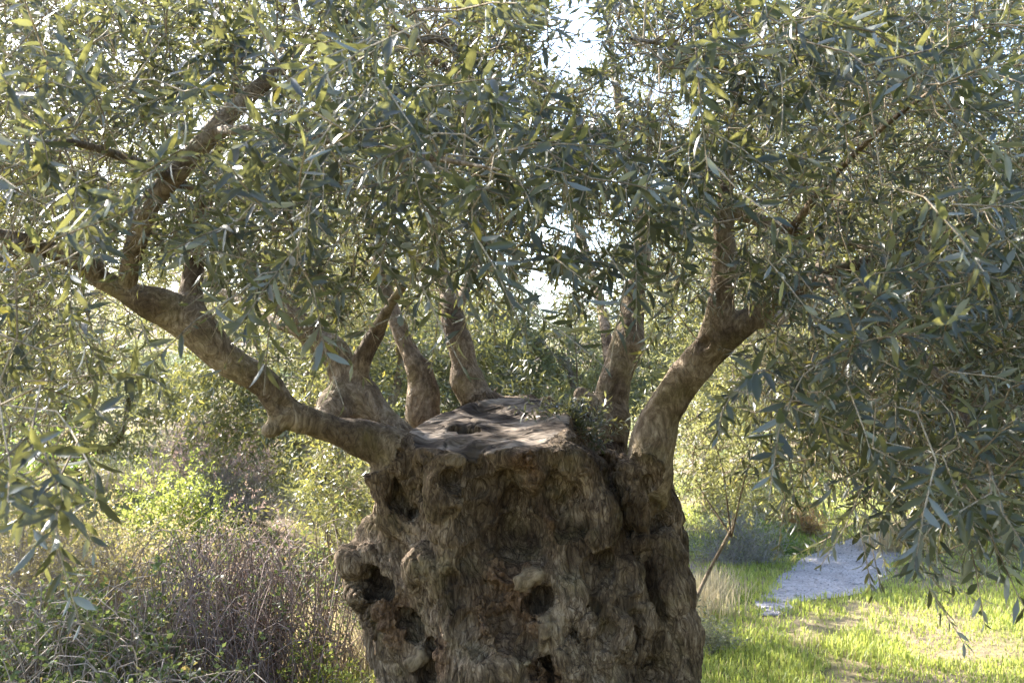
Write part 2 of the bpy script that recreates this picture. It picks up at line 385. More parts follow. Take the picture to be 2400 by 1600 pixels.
# hole and cracks in the saw cut
def oncut(cx, cy_):
    d = C(cx, cy_, 1.0) - (0, 0, CAM_H); t = (p1 - (0, 0, CAM_H)).dot(CN) / d.dot(CN); return np.array((0, 0, CAM_H)) + d * t
hA, hB = oncut(655, 258), oncut(705, 275)
cut_caps(hA - (0, 0, .02), hB - (0, 0, .02), 0.036, 0.042, 0.012); cut_caps(hA, hB - (0, -.03, .16), 0.03, 0.03, 0.012)
for a, b, r in (((640, 265), (500, 305), 0.010), ((440, 285), (500, 283), 0.02), ((700, 260), (900, 205), 0.012), ((560, 300), (470, 330), 0.008), ((760, 285), (1000, 300), 0.006)):
    A, B = oncut(*a), oncut(*b); cut_caps(A, B, r, r * 0.6, 0.01)
# shallow weathering hollow of the cut
A, B = oncut(640, 345), oncut(620, 395); cut_caps(A + (0, 0, .03), B + (0, 0, .035), 0.06, 0.06, 0.02)
A, B = oncut(760, 180), oncut(980, 240); cut_caps(A + (0, 0, .09), B + (0, 0, .10), 0.12, 0.12, 0.03)
cut_field = field.copy()
# --- pale bare knots
KNOTS = []
def knot(pts, proud=0.5, k=0.012):
    n0 = len(ridge_q); ridge(pts, 40, proud, k); KNOTS.extend(ridge_q[n0:])
knot([(965, 1060, 50), (1035, 1015, 52)], 0.6, 0.035)
knot([(1130, 1215, 46), (1085, 1290, 74), (1075, 1370, 52)], 0.78, 0.035)
knot([(400, 1465, 42), (450, 1420, 54)], 0.72, 0.035)
knot([(375, 1190, 36)], 0.5)
ridge([(1270, 1215, 30), (1310, 1290, 32)], 30, 0.5, 0.02)
ridge([(1180, 1450, 50), (1235, 1520, 60)], 50, 0.4, 0.03)
knot([(455, 405, 40), (540, 425, 48), (635, 438, 44)], 0.45, 0.03)
knot([(575, 640, 46), (625, 650, 40)], 0.12, 0.05)
knot([(1170, 480, 20), (1220, 515, 20)], 0.3, 0.02)
knot([(890, 690, 22)], 0.5, 0.012)
flush()

# --- limbs: (points in the full picture u, v, distance y, radius in its pixels), label
LIMBS = {
 1: [(965, 1085, 4.30, 62), (918, 1035, 4.25, 46), (850, 1003, 4.20, 38), (780, 985, 4.14, 35), (715, 975, 4.08, 34), (655, 950, 4.02, 42), (612, 893, 3.98, 38), (545, 845, 3.94, 43), (478, 790, 3.90, 47), (432, 735, 3.90, 40), (434, 672, 3.95, 31), (446, 600, 4.0, 28), (452, 545, 4.05, 24)],
 2: [(930, 1035, 4.62, 52), (880, 985, 4.62, 46), (832, 925, 4.62, 44), (800, 872, 4.62, 34), (768, 815, 4.65, 34), (705, 765, 4.7, 30), (640, 690, 4.75, 26), (590, 640, 4.8, 22)],
 3: [(975, 990, 4.95, 40), (968, 930, 4.95, 31), (960, 860, 4.95, 26), (930, 790, 5.0, 22), (905, 720, 5.05, 18)],
 4: [(1130, 985, 4.95, 50), (1100, 910, 4.92, 35), (1070, 840, 4.92, 28), (1047, 765, 4.95, 29), (1033, 715, 5.0, 26), (1022, 640, 5.05, 20), (1005, 560, 5.1, 17)],
 5: [(1400, 1120, 4.72, 50), (1388, 1030, 4.75, 38), (1398, 960, 4.8, 42), (1412, 880, 4.82, 46), (1424, 815, 4.85, 42), (1448, 740, 4.9, 32), (1462, 660, 4.95, 26)],
 6: [(1478, 1150, 4.30, 50), (1502, 1040, 4.26, 45), (1532, 950, 4.22, 45), (1580, 862, 4.16, 43), (1640, 790, 4.1, 38), (1700, 742, 4.08, 33), (1780, 690, 4.1, 27)],
}
def limb_chain(pts, label, k=0.06):
    P = [F(p[0], p[1], p[2]) for p in pts]; R = [p[3] * ((0.78 if label == 1 else 0.84) if label else 1) * 2400 / 2352 * p[2] / FX for p in pts]
    P, R = spline(P, R, 0.04)
    if label:
        wob = sstep(0, 6, np.arange(len(P)))[:, None]; P = P + wob * 0.022 * np.stack([noise(P * 4.5, 91), noise(P * 4.5, 92), noise(P * 4.5, 93)], 1); R = R * (1 + 0.16 * wob[:, 0] * noise(P * 7, 94))
    for i in range(len(P) - 1): add_caps(P[i], P[i + 1], R[i], R[i + 1], k if i < 8 else 0.02, label)
    return P, R
LP = {l: limb_chain(p, l) for l, p in LIMBS.items()}
# forks, elbow knob, broken stubs and the ribs under the limbs
limb_chain([(478, 775, 3.90, 34), (392, 725, 3.86, 34), (325, 690, 3.80, 31), (250, 640, 3.74, 27), (205, 612, 3.70, 25)], 1)
limb_chain([(645, 950, 4.02, 30), (630, 985, 4.0, 24), (617, 992, 4.0, 15)], 1, 0.02)
limb_chain([(812, 890, 4.60, 30), (835, 815, 4.58, 20), (868, 745, 4.55, 15), (905, 690, 4.5, 11)], 2, 0.03)
limb_chain([(790, 900, 4.56, 34), (770, 935, 4.5, 40), (760, 975, 4.4, 36)], 2, 0.05)
limb_chain([(1642, 790, 4.1, 40), (1655, 705, 4.1, 28), (1660, 600, 4.1, 26), (1660, 500, 4.08, 24), (1665, 440, 4.08, 20)], 6, 0.04)
limb_chain([(1440, 1180, 4.18, 38), (1474, 1095, 4.18, 33), (1500, 1020, 4.2, 28), (1528, 955, 4.2, 20)], 0, 0.05)
limb_chain([(1398, 985, 4.8, 34), (1352, 940, 4.8, 30), (1335, 905, 4.8, 20)], 5, 0.03)
limb_chain([(920, 1060, 4.22, 40), (905, 1120, 4.26, 40), (915, 1200, 4.25, 36)], 0, 0.07)
pit([(1415, 440, 36), (1425, 520, 44), (1440, 600, 44), (1490, 720, 40), (1540, 810, 32)], 40, 0.6, 0.03)
pit([(1610, 560, 30), (1640, 680, 34), (1660, 760, 28)], 30, 0.5, 0.03); pit([(330, 560, 40), (340, 640, 46), (400, 720, 30)], 40, 0.6, 0.03); pit([(455, 470, 22), (470, 600, 24), (520, 760, 24)], 24, 0.5, 0.03); dig()
# knobs and dents on the limbs
cut_caps(F(474, 830, 3.83), F(478, 832, 3.85), 0.014, 0.014, 0.02)
cut_caps(F(655, 905, 3.93), F(648, 930, 3.95), 0.03, 0.024, 0.02)
cut_caps(F(1598, 800, 4.03), F(1612, 790, 4.05), 0.024, 0.02, 0.02)

# --- surface of the field
def surface(f):
    s = f < 0
    c = np.zeros(np.array(f.shape) - 1, np.uint8)
    for a in (0, 1):
        for b in (0, 1):
            for d in (0, 1): c += s[a:f.shape[0] - 1 + a, b:f.shape[1] - 1 + b, d:f.shape[2] - 1 + d]
    act = np.argwhere((c > 0) & (c < 8)); idx = np.full(c.shape, -1, np.int32); idx[tuple(act.T)] = np.arange(len(act))
    corner = np.array([(a, b, d) for a in (0, 1) for b in (0, 1) for d in (0, 1)])
    v = np.stack([f[act[:, 0] + q[0], act[:, 1] + q[1], act[:, 2] + q[2]] for q in corner], 1)
    acc = np.zeros((len(act), 3)); cnt = np.zeros(len(act))
    for i in range(8):
        for j in range(i + 1, 8):
            if np.abs(corner[i] - corner[j]).sum() != 1: continue
            m = (v[:, i] < 0) != (v[:, j] < 0); t = np.where(m, v[:, i] / np.where(m, v[:, i] - v[:, j], 1), 0)
            acc += m[:, None] * (corner[i] + t[:, None] * (corner[j] - corner[i])); cnt += m
    V = G0 + H * (act + acc / cnt[:, None])
    quads = []
    for ax in range(3):
        o = [k for k in range(3) if k != ax]
        lo = [slice(None)] * 3; hi = [slice(None)] * 3; lo[ax] = slice(0, -1); hi[ax] = slice(1, None)
        e = np.argwhere(s[tuple(lo)] != s[tuple(hi)])
        e = e[(e[:, o[0]] > 0) & (e[:, o[1]] > 0) & (e[:, o[0]] < f.shape[o[0]] - 1) & (e[:, o[1]] < f.shape[o[1]] - 1)]
        q = []
        for da, db in ((-1, -1), (0, -1), (0, 0), (-1, 0)):
            p = e.copy(); p[:, o[0]] += da; p[:, o[1]] += db; q.append(idx[tuple(p.T)])
        q = np.stack(q, 1); ins = s[tuple(e.T)]
        if ax == 1: ins = ~ins
        q[~ins] = q[~ins][:, ::-1]
        quads.append(q)
    Q = np.vstack(quads); return V, Q[(Q >= 0).all(1)]
def subdivide(V, Q, mask):
    """split the masked quads into four"""
    keep, Q = Q[~mask], Q[mask]
    n = len(V); E = np.sort(np.vstack([Q[:, [0, 1]], Q[:, [1, 2]], Q[:, [2, 3]], Q[:, [3, 0]]]), 1).astype(np.int64)
    key = E[:, 0] * n + E[:, 1]; u, inv = np.unique(key, return_inverse=True)
    mid = (V[u // n] + V[u % n]) / 2; cen = V[Q].mean(1); m = len(Q)
    e = [n + inv[k * m:(k + 1) * m] for k in range(4)]; c = n + len(u) + np.arange(m)
    Q2 = np.vstack([keep, np.stack([Q[:, 0], e[0], c, e[3]], 1), np.stack([e[0], Q[:, 1], e[1], c], 1), np.stack([c, e[1], Q[:, 2], e[2]], 1), np.stack([e[3], c, e[2], Q[:, 3]], 1)])
    return np.vstack([V, mid, cen]), Q2
def vnormals(V, Q):
    fn = np.cross(V[Q[:, 2]] - V[Q[:, 0]], V[Q[:, 3]] - V[Q[:, 1]]); N = np.zeros_like(V)
    for k in range(4):
        for d in range(3): N[:, d] += np.bincount(Q[:, k], fn[:, d], len(V))
    return N / (np.linalg.norm(N, axis=1)[:, None] + 1e-12)
def unit_(v): return v / np.linalg.norm(v, axis=-1, keepdims=True)
V, Q = surface(field)
N0 = vnormals(V, Q); fc = V[Q].mean(1); facing = (N0[Q[:, 0]] * unit_(np.array((0, 0, CAM_H)) - fc)).sum(1)
V, Q = subdivide(V, Q, (facing > -0.2) & (fc[:, 1] < 4.8) & (fc[:, 2] > 0.45))
gi = np.clip(np.rint((V - G0) / H).astype(int), 0, GN - 1)
vlab = lab[tuple(gi.T)]
# the sawn face: on the saw plane, inside the old body
pd = (V - p1) @ CN
oncut_m = (np.abs(pd + 0.0) < 0.075) & (pd < 0.02) & (plane[tuple(gi.T)] > -0.085) & (body_top[tuple(gi.T)] < -0.004) & (vlab == 0)
Nn = vnormals(V, Q)
oncut_m &= (Nn @ CN > 0.35) & (V[:, 1] > 3.8)
vlab[oncut_m] = 9
# masks
bare = np.zeros(len(V)); 
edge_n = 0.15 * noise(V * 26, 31) + 0.07 * noise(V * 60, 32)
for a, b, ra, rb, _k, _l in KNOTS:
    d = b - a; t = np.clip(((V - a) @ d) / (d @ d), 0, 1); dist = np.linalg.norm(V - a - t[:, None] * d, axis=1) / (ra + (rb - ra) * t)
    bare = np.maximum(bare, 1 - sstep(1.02, 1.26, dist + edge_n))
rc = [(C(940, 640, 3.9), .16), (C(1000, 800, 3.9), .2), (C(900, 950, 3.9), .17), (C(900, 1180, 3.9), .17), (C(1000, 500, 3.9), .12), (C(280, 1260, 4.1), .14), (C(1080, 1520, 3.95), .1), (C(560, 1440, 4), .1)]
rot = np.zeros(len(V))
for c, r in rc: rot = np.maximum(rot, 1 - sstep(0.55, 1.2, np.linalg.norm(V - c, axis=1) / r))
rot *= (vlab == 0) * (1 - bare)
islimb = (vlab > 0) & (vlab < 9); bare *= np.clip(0.75 + 0.5 * noise(V * 30, 33), 0, 1)
# bark relief
wq = V * 3.1; warp = np.stack([noise(wq, 1), noise(wq + 31, 2), noise(wq + 57, 3)], 1)
pb = (V + 0.10 * warp) * np.array((1, 1, 0.36)) 
tilt = pb.copy(); tilt[:, 0] += 0.14 * V[:, 2] * np.sign(V[:, 0] + 0.1)
r1 = 1 - np.abs(noise(tilt * 24, 5)) * 2.0
r2 = 1 - np.abs(noise(tilt * 55, 6)) * 2.0
lump = fbm(V * 7.5, 3, 8)
mq = (V + 0.15 * warp) * np.array((1, 1, 0.42)); mq[:, 0] += 0.2 * V[:, 2]
muscle = 2.4 * np.sqrt(noise(mq * 5.2, 23) ** 2 + 0.003) + 0.7 * np.sqrt(noise(mq * 12.5, 24) ** 2 + 0.004) - 1.0
c1_ = np.minimum(np.abs(noise(tilt * 24, 5)) * 3, 1); c2_ = np.minimum(np.abs(noise(tilt * 52, 6)) * 2.5, 1)
crumb = np.abs(noise(V * 21 + 2 * warp, 11)) * 1.6 + 0.8 * np.abs(noise(V * 47, 12)) + 0.35 * noise(V * 95, 13)
disp = 0.010 * lump + 0.030 * muscle + 0.010 * (c1_ - 0.7) + 0.006 * (c2_ - 0.7) + 0.0022 * noise(V * np.array((120, 120, 60)), 14)
disp = disp * (1 - rot) + rot * (0.026 * (crumb - 1.0) + 0.014 * lump + 0.02 * muscle)
limb_d = 0.009 * lump + 0.0012 * (c1_ - .7) + 0.0008 * r2 + 0.002 * muscle + 0.003 * noise(V * 15, 21)
disp = np.where(islimb, limb_d, disp)
near = sstep(0, 1, np.clip(islimb * 1.0, 0, 1))
disp = disp * (1 - bare) + bare * (0.006 * noise(V * 18, 15) + 0.004 * (c1_ - .7) + 0.003 * (c2_ - .7))
disp = np.where(vlab == 9, 0.0035 * noise(V * np.array((12, 30, 12)), 16) + 0.0018 * noise(V * np.array((34, 80, 34)), 17) - 0.007 * (1 - np.minimum(np.abs(noise(V * np.array((9, 16, 9)), 18)) * 9, 1)), disp)
below = np.maximum(np.maximum(-pd, 0), 0); rim = 0.12 + 0.88 * sstep(0.0, 0.14, below)
disp = np.where(vlab == 0, disp * np.where(body_top[tuple(gi.T)] < 0.05, rim, 1), disp)
V = V + Nn * disp[:, None]
Nn = vnormals(V, Q)

olive = thing('olive_tree', 'huge gnarled old olive tree with sawn-off trunk top and spreading limbs', 'tree', loc=(0.05, 4.6, 0))
ql = np.sort(vlab[Q], 1)[:, 1]
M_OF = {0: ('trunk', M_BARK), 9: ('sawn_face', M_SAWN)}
for l in np.unique(ql):
    q = Q[ql == l]; u, inv = np.unique(q, return_inverse=True)
    if len(q) < 50: continue
    nm, mt = M_OF.get(int(l), ('limb', M_LIMB))
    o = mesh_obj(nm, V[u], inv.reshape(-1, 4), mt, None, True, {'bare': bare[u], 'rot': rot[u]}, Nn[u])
    under(o, olive)
    if l == 9: o['label'] = 'grey weathered sawn top with a dark hole'

# ================================================================ branches and foliage
RNG = np.random.default_rng(11)
def unit(v): return v / (np.linalg.norm(v, axis=-1, keepdims=True) + 1e-9)
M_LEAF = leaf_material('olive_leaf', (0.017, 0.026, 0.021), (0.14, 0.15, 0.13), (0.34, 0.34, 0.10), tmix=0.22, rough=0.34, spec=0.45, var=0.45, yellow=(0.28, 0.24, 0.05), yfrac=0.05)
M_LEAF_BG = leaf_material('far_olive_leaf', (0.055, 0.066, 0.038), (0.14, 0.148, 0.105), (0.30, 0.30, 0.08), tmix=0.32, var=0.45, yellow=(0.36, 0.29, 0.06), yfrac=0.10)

def sprig_leaves(T, D, Ls, pairs, rng, leaf=(0.048, 0.080), droop=0.16, wid=(0.18, 0.27)):
    """leaf arrays for sprigs that start at T, grow along D with length Ls; opposite leaves in crossed pairs"""
    n = len(T); t = (np.arange(pairs) + 0.6) / pairs
    side = unit(np.cross(D, rng.normal(size=(n, 3)))); bend = rng.normal(0, 0.22, (n, 1))
    t_ = t[None, :, None]
    P = T[:, None, :] + Ls[:, None, None] * (D[:, None, :] * t_ + (side * bend)[:, None, :] * t_ ** 2)
    P[..., 2] -= droop * Ls[:, None] * t[None, :] ** 2
    tan = D[:, None, :] + 2 * t_ * (side * bend)[:, None, :]; tan = np.broadcast_to(tan, P.shape).copy(); tan[..., 2] -= 2 * droop * t[None, :]; tan = unit(tan)
    a0 = unit(np.cross(tan, side[:, None, :] + 0.01)); b0 = np.cross(tan, a0)
    phi = (np.arange(pairs) % 2) * (math.pi / 2) + rng.uniform(0, 6.28, (n, 1)) + rng.normal(0, 0.25, (n, pairs))
    out = []
    for s in (0, 1):
        ph = phi + math.pi * s
        rad = a0 * np.cos(ph)[..., None] + b0 * np.sin(ph)[..., None]
        ang = np.radians(rng.uniform(38, 78, (n, pairs))) * (1 - 0.45 * t[None, :] ** 2)
        d = unit(tan * np.cos(ang)[..., None] + rad * np.sin(ang)[..., None] + np.array((0, 0, -0.12)))
        nn = tan * 0.9 + np.array((0, 0, 0.35)) + rng.normal(0, 0.5, d.shape); nn = unit(nn - d * (nn * d).sum(-1, keepdims=True))
        L = rng.uniform(*leaf, (n, pairs)) * (1 - 0.4 * t[None, :] ** 4) * (0.75 + 0.5 * np.sin(math.pi * np.clip(t, 0, 1)) [None, :] * .5)
        keep = rng.random((n, pairs)) > 0.12
        out.append((P[keep], d[keep], nn[keep], L[keep]))
    A = [np.concatenate([o[k] for o in out]) for k in range(4)]
    m = len(A[0]); stem = P
    W = A[3] * rng.uniform(*wid, m); curl = rng.normal(-0.10, 0.2, m); fold = rng.uniform(0.1, 0.5, m); rnd = rng.random(m)
    return dict(p=A[0], d=A[1], n=A[2], L=A[3], W=W, curl=curl, fold=fold, rnd=rnd), stem
def sub(L, m): return {k: v[m] for k, v in L.items()}
def cat(Ls): return {k: np.concatenate([l[k] for l in Ls]) for k in Ls[0]}
def leaf_mesh(L, lod):
    p, d, n = L['p'], L['d'], L['n']; s = np.cross(d, n); m = len(p)
    ln, W, cu, fo = (L[k][:, None] for k in ('L', 'W', 'curl', 'fold'))
    def pt(t, h, e):   # along, half width factor, side
        q = p + d * ln * t + n * cu * ln * t * t
        return q + s * (W * 0.5 * h * e) + n * (W * 0.5 * h * fo) * abs(e)
    if lod == 0:
        V = np.stack([pt(0, 0, 0), pt(.30, .9, -1), pt(.30, 0, 0), pt(.30, .9, 1), pt(.66, .86, -1), pt(.66, 0, 0), pt(.66, .86, 1), pt(1, 0, 0)], 1).reshape(-1, 3)
        b = np.arange(m)[:, None] * 8
        tri = np.concatenate([b + np.array(t) for t in ((0, 2, 1), (0, 3, 2), (4, 5, 7), (5, 6, 7))], 1).reshape(-1, 3)
        quad = np.concatenate([b + np.array(t) for t in ((1, 2, 5, 4), (2, 3, 6, 5))], 1).reshape(-1, 4)
        return V, [tri, quad], np.concatenate([np.repeat(L['rnd'], 4), np.repeat(L['rnd'], 2)])
    if lod == 1:
        V = np.stack([pt(0, 0, 0), pt(.45, 1, -1), pt(.5, 0, 0), pt(.45, 1, 1), pt(1, 0, 0)], 1).reshape(-1, 3)
        b = np.arange(m)[:, None] * 5
        tri = np.concatenate([b + np.array(t) for t in ((0, 2, 1), (0, 3, 2), (1, 2, 4), (2, 3, 4))], 1).reshape(-1, 3)
        return V, [tri], np.repeat(L['rnd'], 4)
    V = np.stack([pt(0, 0, 0), pt(.45, 1, -1), pt(.45, 1, 1), pt(1, 0, 0)], 1).reshape(-1, 3)
    b = np.arange(m)[:, None] * 4
    tri = np.concatenate([b + np.array(t) for t in ((0, 2, 1), (1, 2, 3))], 1).reshape(-1, 3)
    return V, [tri], np.repeat(L['rnd'], 2)

def grow(nodes, nrad, targets, rng, step=0.17, rmax=0.010, bag=None, sides=3):
    """join every target to the nearest wood already there by a thin curved branch; returns the arriving directions"""
    cap = len(nodes) + len(targets) * 9; P = np.zeros((cap, 3)); R = np.zeros(cap); k = len(nodes); P[:k] = nodes; R[:k] = nrad
    def tree():
        kd = kdtree.KDTree(k)
        for j_, p_ in enumerate(P[:k].tolist()): kd.insert(p_, j_)
        kd.balance(); return kd
    kd = tree(); d0 = np.array([kd.find(t_)[2] for t_ in targets.tolist()])
    D = np.zeros_like(targets)
    for cnt, i in enumerate(np.argsort(d0)):
        if cnt and cnt % 700 == 0: kd = tree()
        T = targets[i]; _, j, dist = kd.find(T.tolist()); A = P[j]
        if dist < 0.03: D[i] = unit(rng.normal(size=3)); continue
        n = int(min(6, max(2, dist / step))); t = np.linspace(0, 1, n + 1)[:, None]
        off = rng.normal(0, 0.16 * dist, 3); off[2] += 0.10 * dist
        c = A + (T - A) * t + off * (np.sin(t * math.pi)) * 0.9
        r0 = min(R[j] * 0.75, rmax, 0.0028 + 0.008 * dist); r = np.linspace(r0, max(0.0020, r0 * 0.5), n + 1)
        if bag is not None: bag.add(*tube(c, r, sides))
        P[k:k + n] = c[1:]; R[k:k + n] = r[1:]; k += n
        D[i] = unit(c[-1] - c[-2])
    return D

# --- thick branches continuing the limbs (picture u, v, distance, radius in picture pixels)
BR = [
 [(452, 555, 4.05, 24), (470, 450, 4.0, 22), (500, 330, 3.9, 18), (540, 200, 3.8, 13), (560, 60, 3.7, 9), (600, -150, 3.7, 6)],
 [(225, 622, 3.72, 25), (120, 575, 3.6, 24), (40, 552, 3.5, 23), (-60, 530, 3.35, 20), (-300, 450, 3.2, 14), (-600, 330, 3.1, 8)],
 [(290, 655, 3.77, 24), (312, 560, 3.7, 26), (345, 470, 3.62, 27), (440, 360, 3.55, 27), (525, 262, 3.5, 25), (620, 180, 3.45, 21), (700, 110, 3.4, 17), (800, 40, 3.3, 12), (900, -90, 3.3, 8)],
 [(600, 650, 4.8, 21), (530, 560, 4.9, 19), (480, 430, 5.0, 15), (400, 250, 5.1, 11), (330, 0, 5.2, 7)],
 [(900, 695, 4.5, 12), (960, 600, 4.4, 9), (1000, 450, 4.2, 7), (980, 300, 4.0, 5)],
 [(908, 730, 5.05, 18), (860, 560, 5.2, 15), (800, 350, 5.4, 13), (690, 60, 5.6, 11), (640, -200, 5.7, 7)],
 [(1008, 575, 5.1, 17), (1000, 430, 5.1, 15), (1050, 270, 5.0, 13), (1085, 130, 5.0, 12), (1130, -100, 5.0, 8)],
 [(1030, 330, 5.03, 12), (1140, 268, 4.6, 15), (1075, 200, 4.3, 14), (900, 60, 3.9, 8)],
 [(1461, 670, 4.95, 25), (1480, 540, 5.0, 18), (1440, 380, 5.1, 13), (1410, 150, 5.2, 9), (1380, -100, 5.3, 6)],
 [(1765, 697, 4.1, 27), (1880, 640, 4.1, 22), (1990, 605, 4.05, 19), (2120, 560, 4.0, 14), (2350, 480, 3.9, 10), (2650, 380, 3.9, 6)],
 [(1664, 460, 4.08, 20), (1680, 330, 4.1, 17), (1690, 200, 4.1, 13), (1720, 0, 4.2, 9), (1760, -200, 4.3, 6)],
 [(1660, 480, 4.08, 15), (1740, 505, 4.0, 17), (1815, 530, 3.9, 14), (1950, 560, 3.7, 10), (2150, 620, 3.4, 7), (2300, 640, 3.1, 5)],
 [(500, 300, 3.5, 14), (640, 300, 3.0, 13), (800, 330, 2.6, 11), (980, 360, 2.2, 9), (1150, 390, 1.95, 3)],
 [(1050, 270, 5.0, 13), (1060, 160, 4.2, 12), (1030, 100, 3.2, 11), (960, 90, 2.4, 9), (900, 60, 1.9, 4)],
 [(1880, 640, 4.1, 16), (1980, 690, 3.5, 15), (2120, 820, 2.9, 13), (2230, 980, 2.5, 8), (2290, 1120, 2.3, 4)],
 [(40, 552, 3.5, 10), (-20, 620, 2.9, 9), (-40, 760, 2.2, 6), (0, 930, 1.7, 4)],
 [(1690, 200, 4.1, 11), (1650, 150, 3.4, 11), (1560, 110, 2.7, 8), (1450, 90, 2.2, 4)],
 [(470, 450, 4.0, 14), (330, 380, 3.3, 13), (180, 330, 2.7, 9), (60, 330, 2.2, 4)],
 [(1815, 530, 3.9, 10), (1900, 420, 3.3, 10), (2020, 300, 2.8, 7), (2150, 200, 2.5, 4)],
 [(1400, 830, 4.85, 15), (1380, 700, 5.3, 12), (1330, 520, 5.9, 13), (1300, 300, 6.4, 9)],
 [(1040, 740, 5.0, 14), (1100, 560, 5.6, 14), (1120, 350, 6.3, 10), (1000, 100, 6.9, 7)],
 [(700, 765, 4.7, 18), (560, 700, 5.3, 15), (380, 560, 6.0, 12), (200, 380, 6.6, 8)],
 [(1700, 742, 4.1, 22), (1800, 720, 4.8, 20), (1880, 620, 5.6, 15), (1960, 430, 6.3, 10)],
]
NODE, NRAD = [], []
for l, (P, R) in LP.items(): NODE.append(P[len(P) // 2:]); NRAD.append(R[len(P) // 2:])
for i, b in enumerate(BR):
    P = [F(*q[:3]) for q in b]; R = [q[3] * 0.9 * 2400 / 2352 * q[2] / FX for q in b]
    P, R = spline(P, R, 0.03)
    V_, Q_ = tube(P, R, 14 if R.max() > 0.02 else 9, rough=0.10, seed=40 + i)
    z = np.zeros(len(V_)); o = mesh_obj('branch', V_, Q_, M_LIMB, None, True, {'bare': z, 'rot': z}); under(o, olive)
    NODE.append(P[::3]); NRAD.append(R[::3])
NODE, NRAD = np.vstack(NODE), np.concatenate(NRAD)

# --- where the crown has foliage
VB_U = np.array((-900, 0, 230, 320, 450, 600, 760, 900, 1010, 1150, 1330, 1480, 1600, 1690, 1780, 1950, 2100, 2352, 3300)) * 2400 / 2352
VB_V = np.array((1000, 1120, 970, 880, 780, 800, 860, 820, 740, 750, 790, 790, 810, 990, 1090, 1180, 1230, 1250, 1000)) * 2400 / 2352
GAPS = [(1300, 85, 78, 98, .9), (1250, 660, 75, 42, .65), (1345, 545, 60, 40, .6), (1390, 215, 60, 50, .5), (900, 690, 50, 40, .6), (1250, 525, 40, 30, .5), (1060, 640, 40, 40, .4), (1950, 380, 50, 35, .5)]
OPEN = [  # woody parts left uncovered by the foliage in front of them: (polyline u, v, y), half width
 ([(330, 690, 3.8), (430, 740, 3.9), (545, 845, 3.94), (640, 940, 4.0), (720, 978, 4.1), (850, 1000, 4.2)], 62),
 ([(436, 740, 3.9), (436, 670, 3.9), (446, 600, 4.0)], 48),
 ([(310, 560, 3.7), (345, 470, 3.6), (440, 360, 3.5), (525, 262, 3.45), (600, 195, 3.4)], 40),
 ([(900, 1000, 4.6), (830, 925, 4.6), (795, 870, 4.6), (835, 815, 4.5), (870, 745, 4.5)], 60),
 ([(1100, 910, 4.9), (1060, 810, 4.9), (1040, 745, 4.9)], 60),
 ([(1395, 1000, 4.7), (1410, 890, 4.8), (1420, 810, 4.8)], 60),
 ([(1500, 1060, 4.2), (1535, 945, 4.2), (1590, 855, 4.1), (1650, 785, 4.1), (1700, 742, 4.05)], 75),
 ([(1655, 720, 4.1), (1660, 600, 4.1), (1660, 510, 4.0)], 34),
 ([(1700, 492, 4.0), (1815, 530, 3.9)], 24),
 ([(1830, 665, 4.0), (1960, 612, 4.0)], 26),
 ([(970, 930, 4.9), (960, 870, 4.9)], 40),
 ([(0, 520, 3.5), (100, 570, 3.5), (250, 640, 3.6)], 34),
 ([(1000, 990, 4.2), (1290, 990, 4.2)], 150), ([(900, 1200, 4.2), (1500, 1200, 4.2)], 140)]
K = 2400 / 2352
def open_dist(u, v, f):
    """how far inside the uncovered zones, in half widths (smaller = inside)"""
    best = np.full(len(u), 9.0)
    for pl, wdt in OPEN:
        for a, b in zip(pl[:-1], pl[1:]):
            A = np.array(a[:2]) * K; B = np.array(b[:2]) * K; d = B - A
            t = np.clip(((u - A[0]) * d[0] + (v - A[1]) * d[1]) / (d @ d), 0, 1)
            q = np.hypot(u - A[0] - t * d[0], v - A[1] - t * d[1]) / (wdt * K)
            best = np.minimum(best, np.where(f < a[2] + (b[2] - a[2]) * t, q, 9))
    return best
def crown_targets(n, rng):
    T = np.empty((0, 3))
    while len(T) < n:
        m = 60000
        p = np.stack([rng.uniform(-4.4, 4.4, m), rng.uniform(1.7, 8.0, m), rng.uniform(0.7, 5.0, m)], 1)
        e = ((p[:, 0]) / 4.5) ** 2 + ((p[:, 1] - 4.5) / 3.4) ** 2 + ((p[:, 2] - 2.4) / 2.4) ** 2
        u, v, f = project(p)
        vb = np.interp(u, VB_U, VB_V)
        ok = (e < 1) & (v < vb - 40 - rng.exponential(60, m)) 
        # clumps
        cl = noise(p * 2.3, 71) + 0.5 * noise(p * 5.1, 72)
        ok &= rng.random(m) < np.clip(0.62 + 0.75 * cl, 0.08, 1)
        inframe = (u > -150) & (u < 2550) & (v > -150) & (v < 1750)
        ok &= inframe | (rng.random(m) < np.where(p[:, 0] < 0, 0.45, 0.28))
        ok &= ~((p[:, 1] < 2.0) & inframe) | (rng.random(m) < 0.55)
        ok &= ~((p[:, 2] < 1.4) & (np.hypot(p[:, 0], p[:, 1] - 4.5) < 1.0))
        for gu, gv, ru, rv, pr in GAPS:
            ok &= ~((((u - gu * K) / (ru * K)) ** 2 + ((v - gv * K) / (rv * K)) ** 2 < 1) & (rng.random(m) < pr))
        ok &= ~((open_dist(u, v, f) < 1.3) & (rng.random(m) < 0.88))
        T = np.vstack([T, p[ok]])
    return T[:n]
T = crown_targets(9300, RNG)
q = np.stack([RNG.uniform(-1, 1, 40000), RNG.uniform(2.4, 4.2, 40000), RNG.uniform(1.3, 3.4, 40000)], 1); q[:, 0] *= 0.56 * q[:, 1]
u, v, f = project(q); lim = np.interp(u, np.array((-100, 250, 450, 700, 1000, 1150, 1400, 1600, 1900, 2500)), np.array((900, 640, 560, 720, 740, 700, 690, 560, 1050, 1200)))
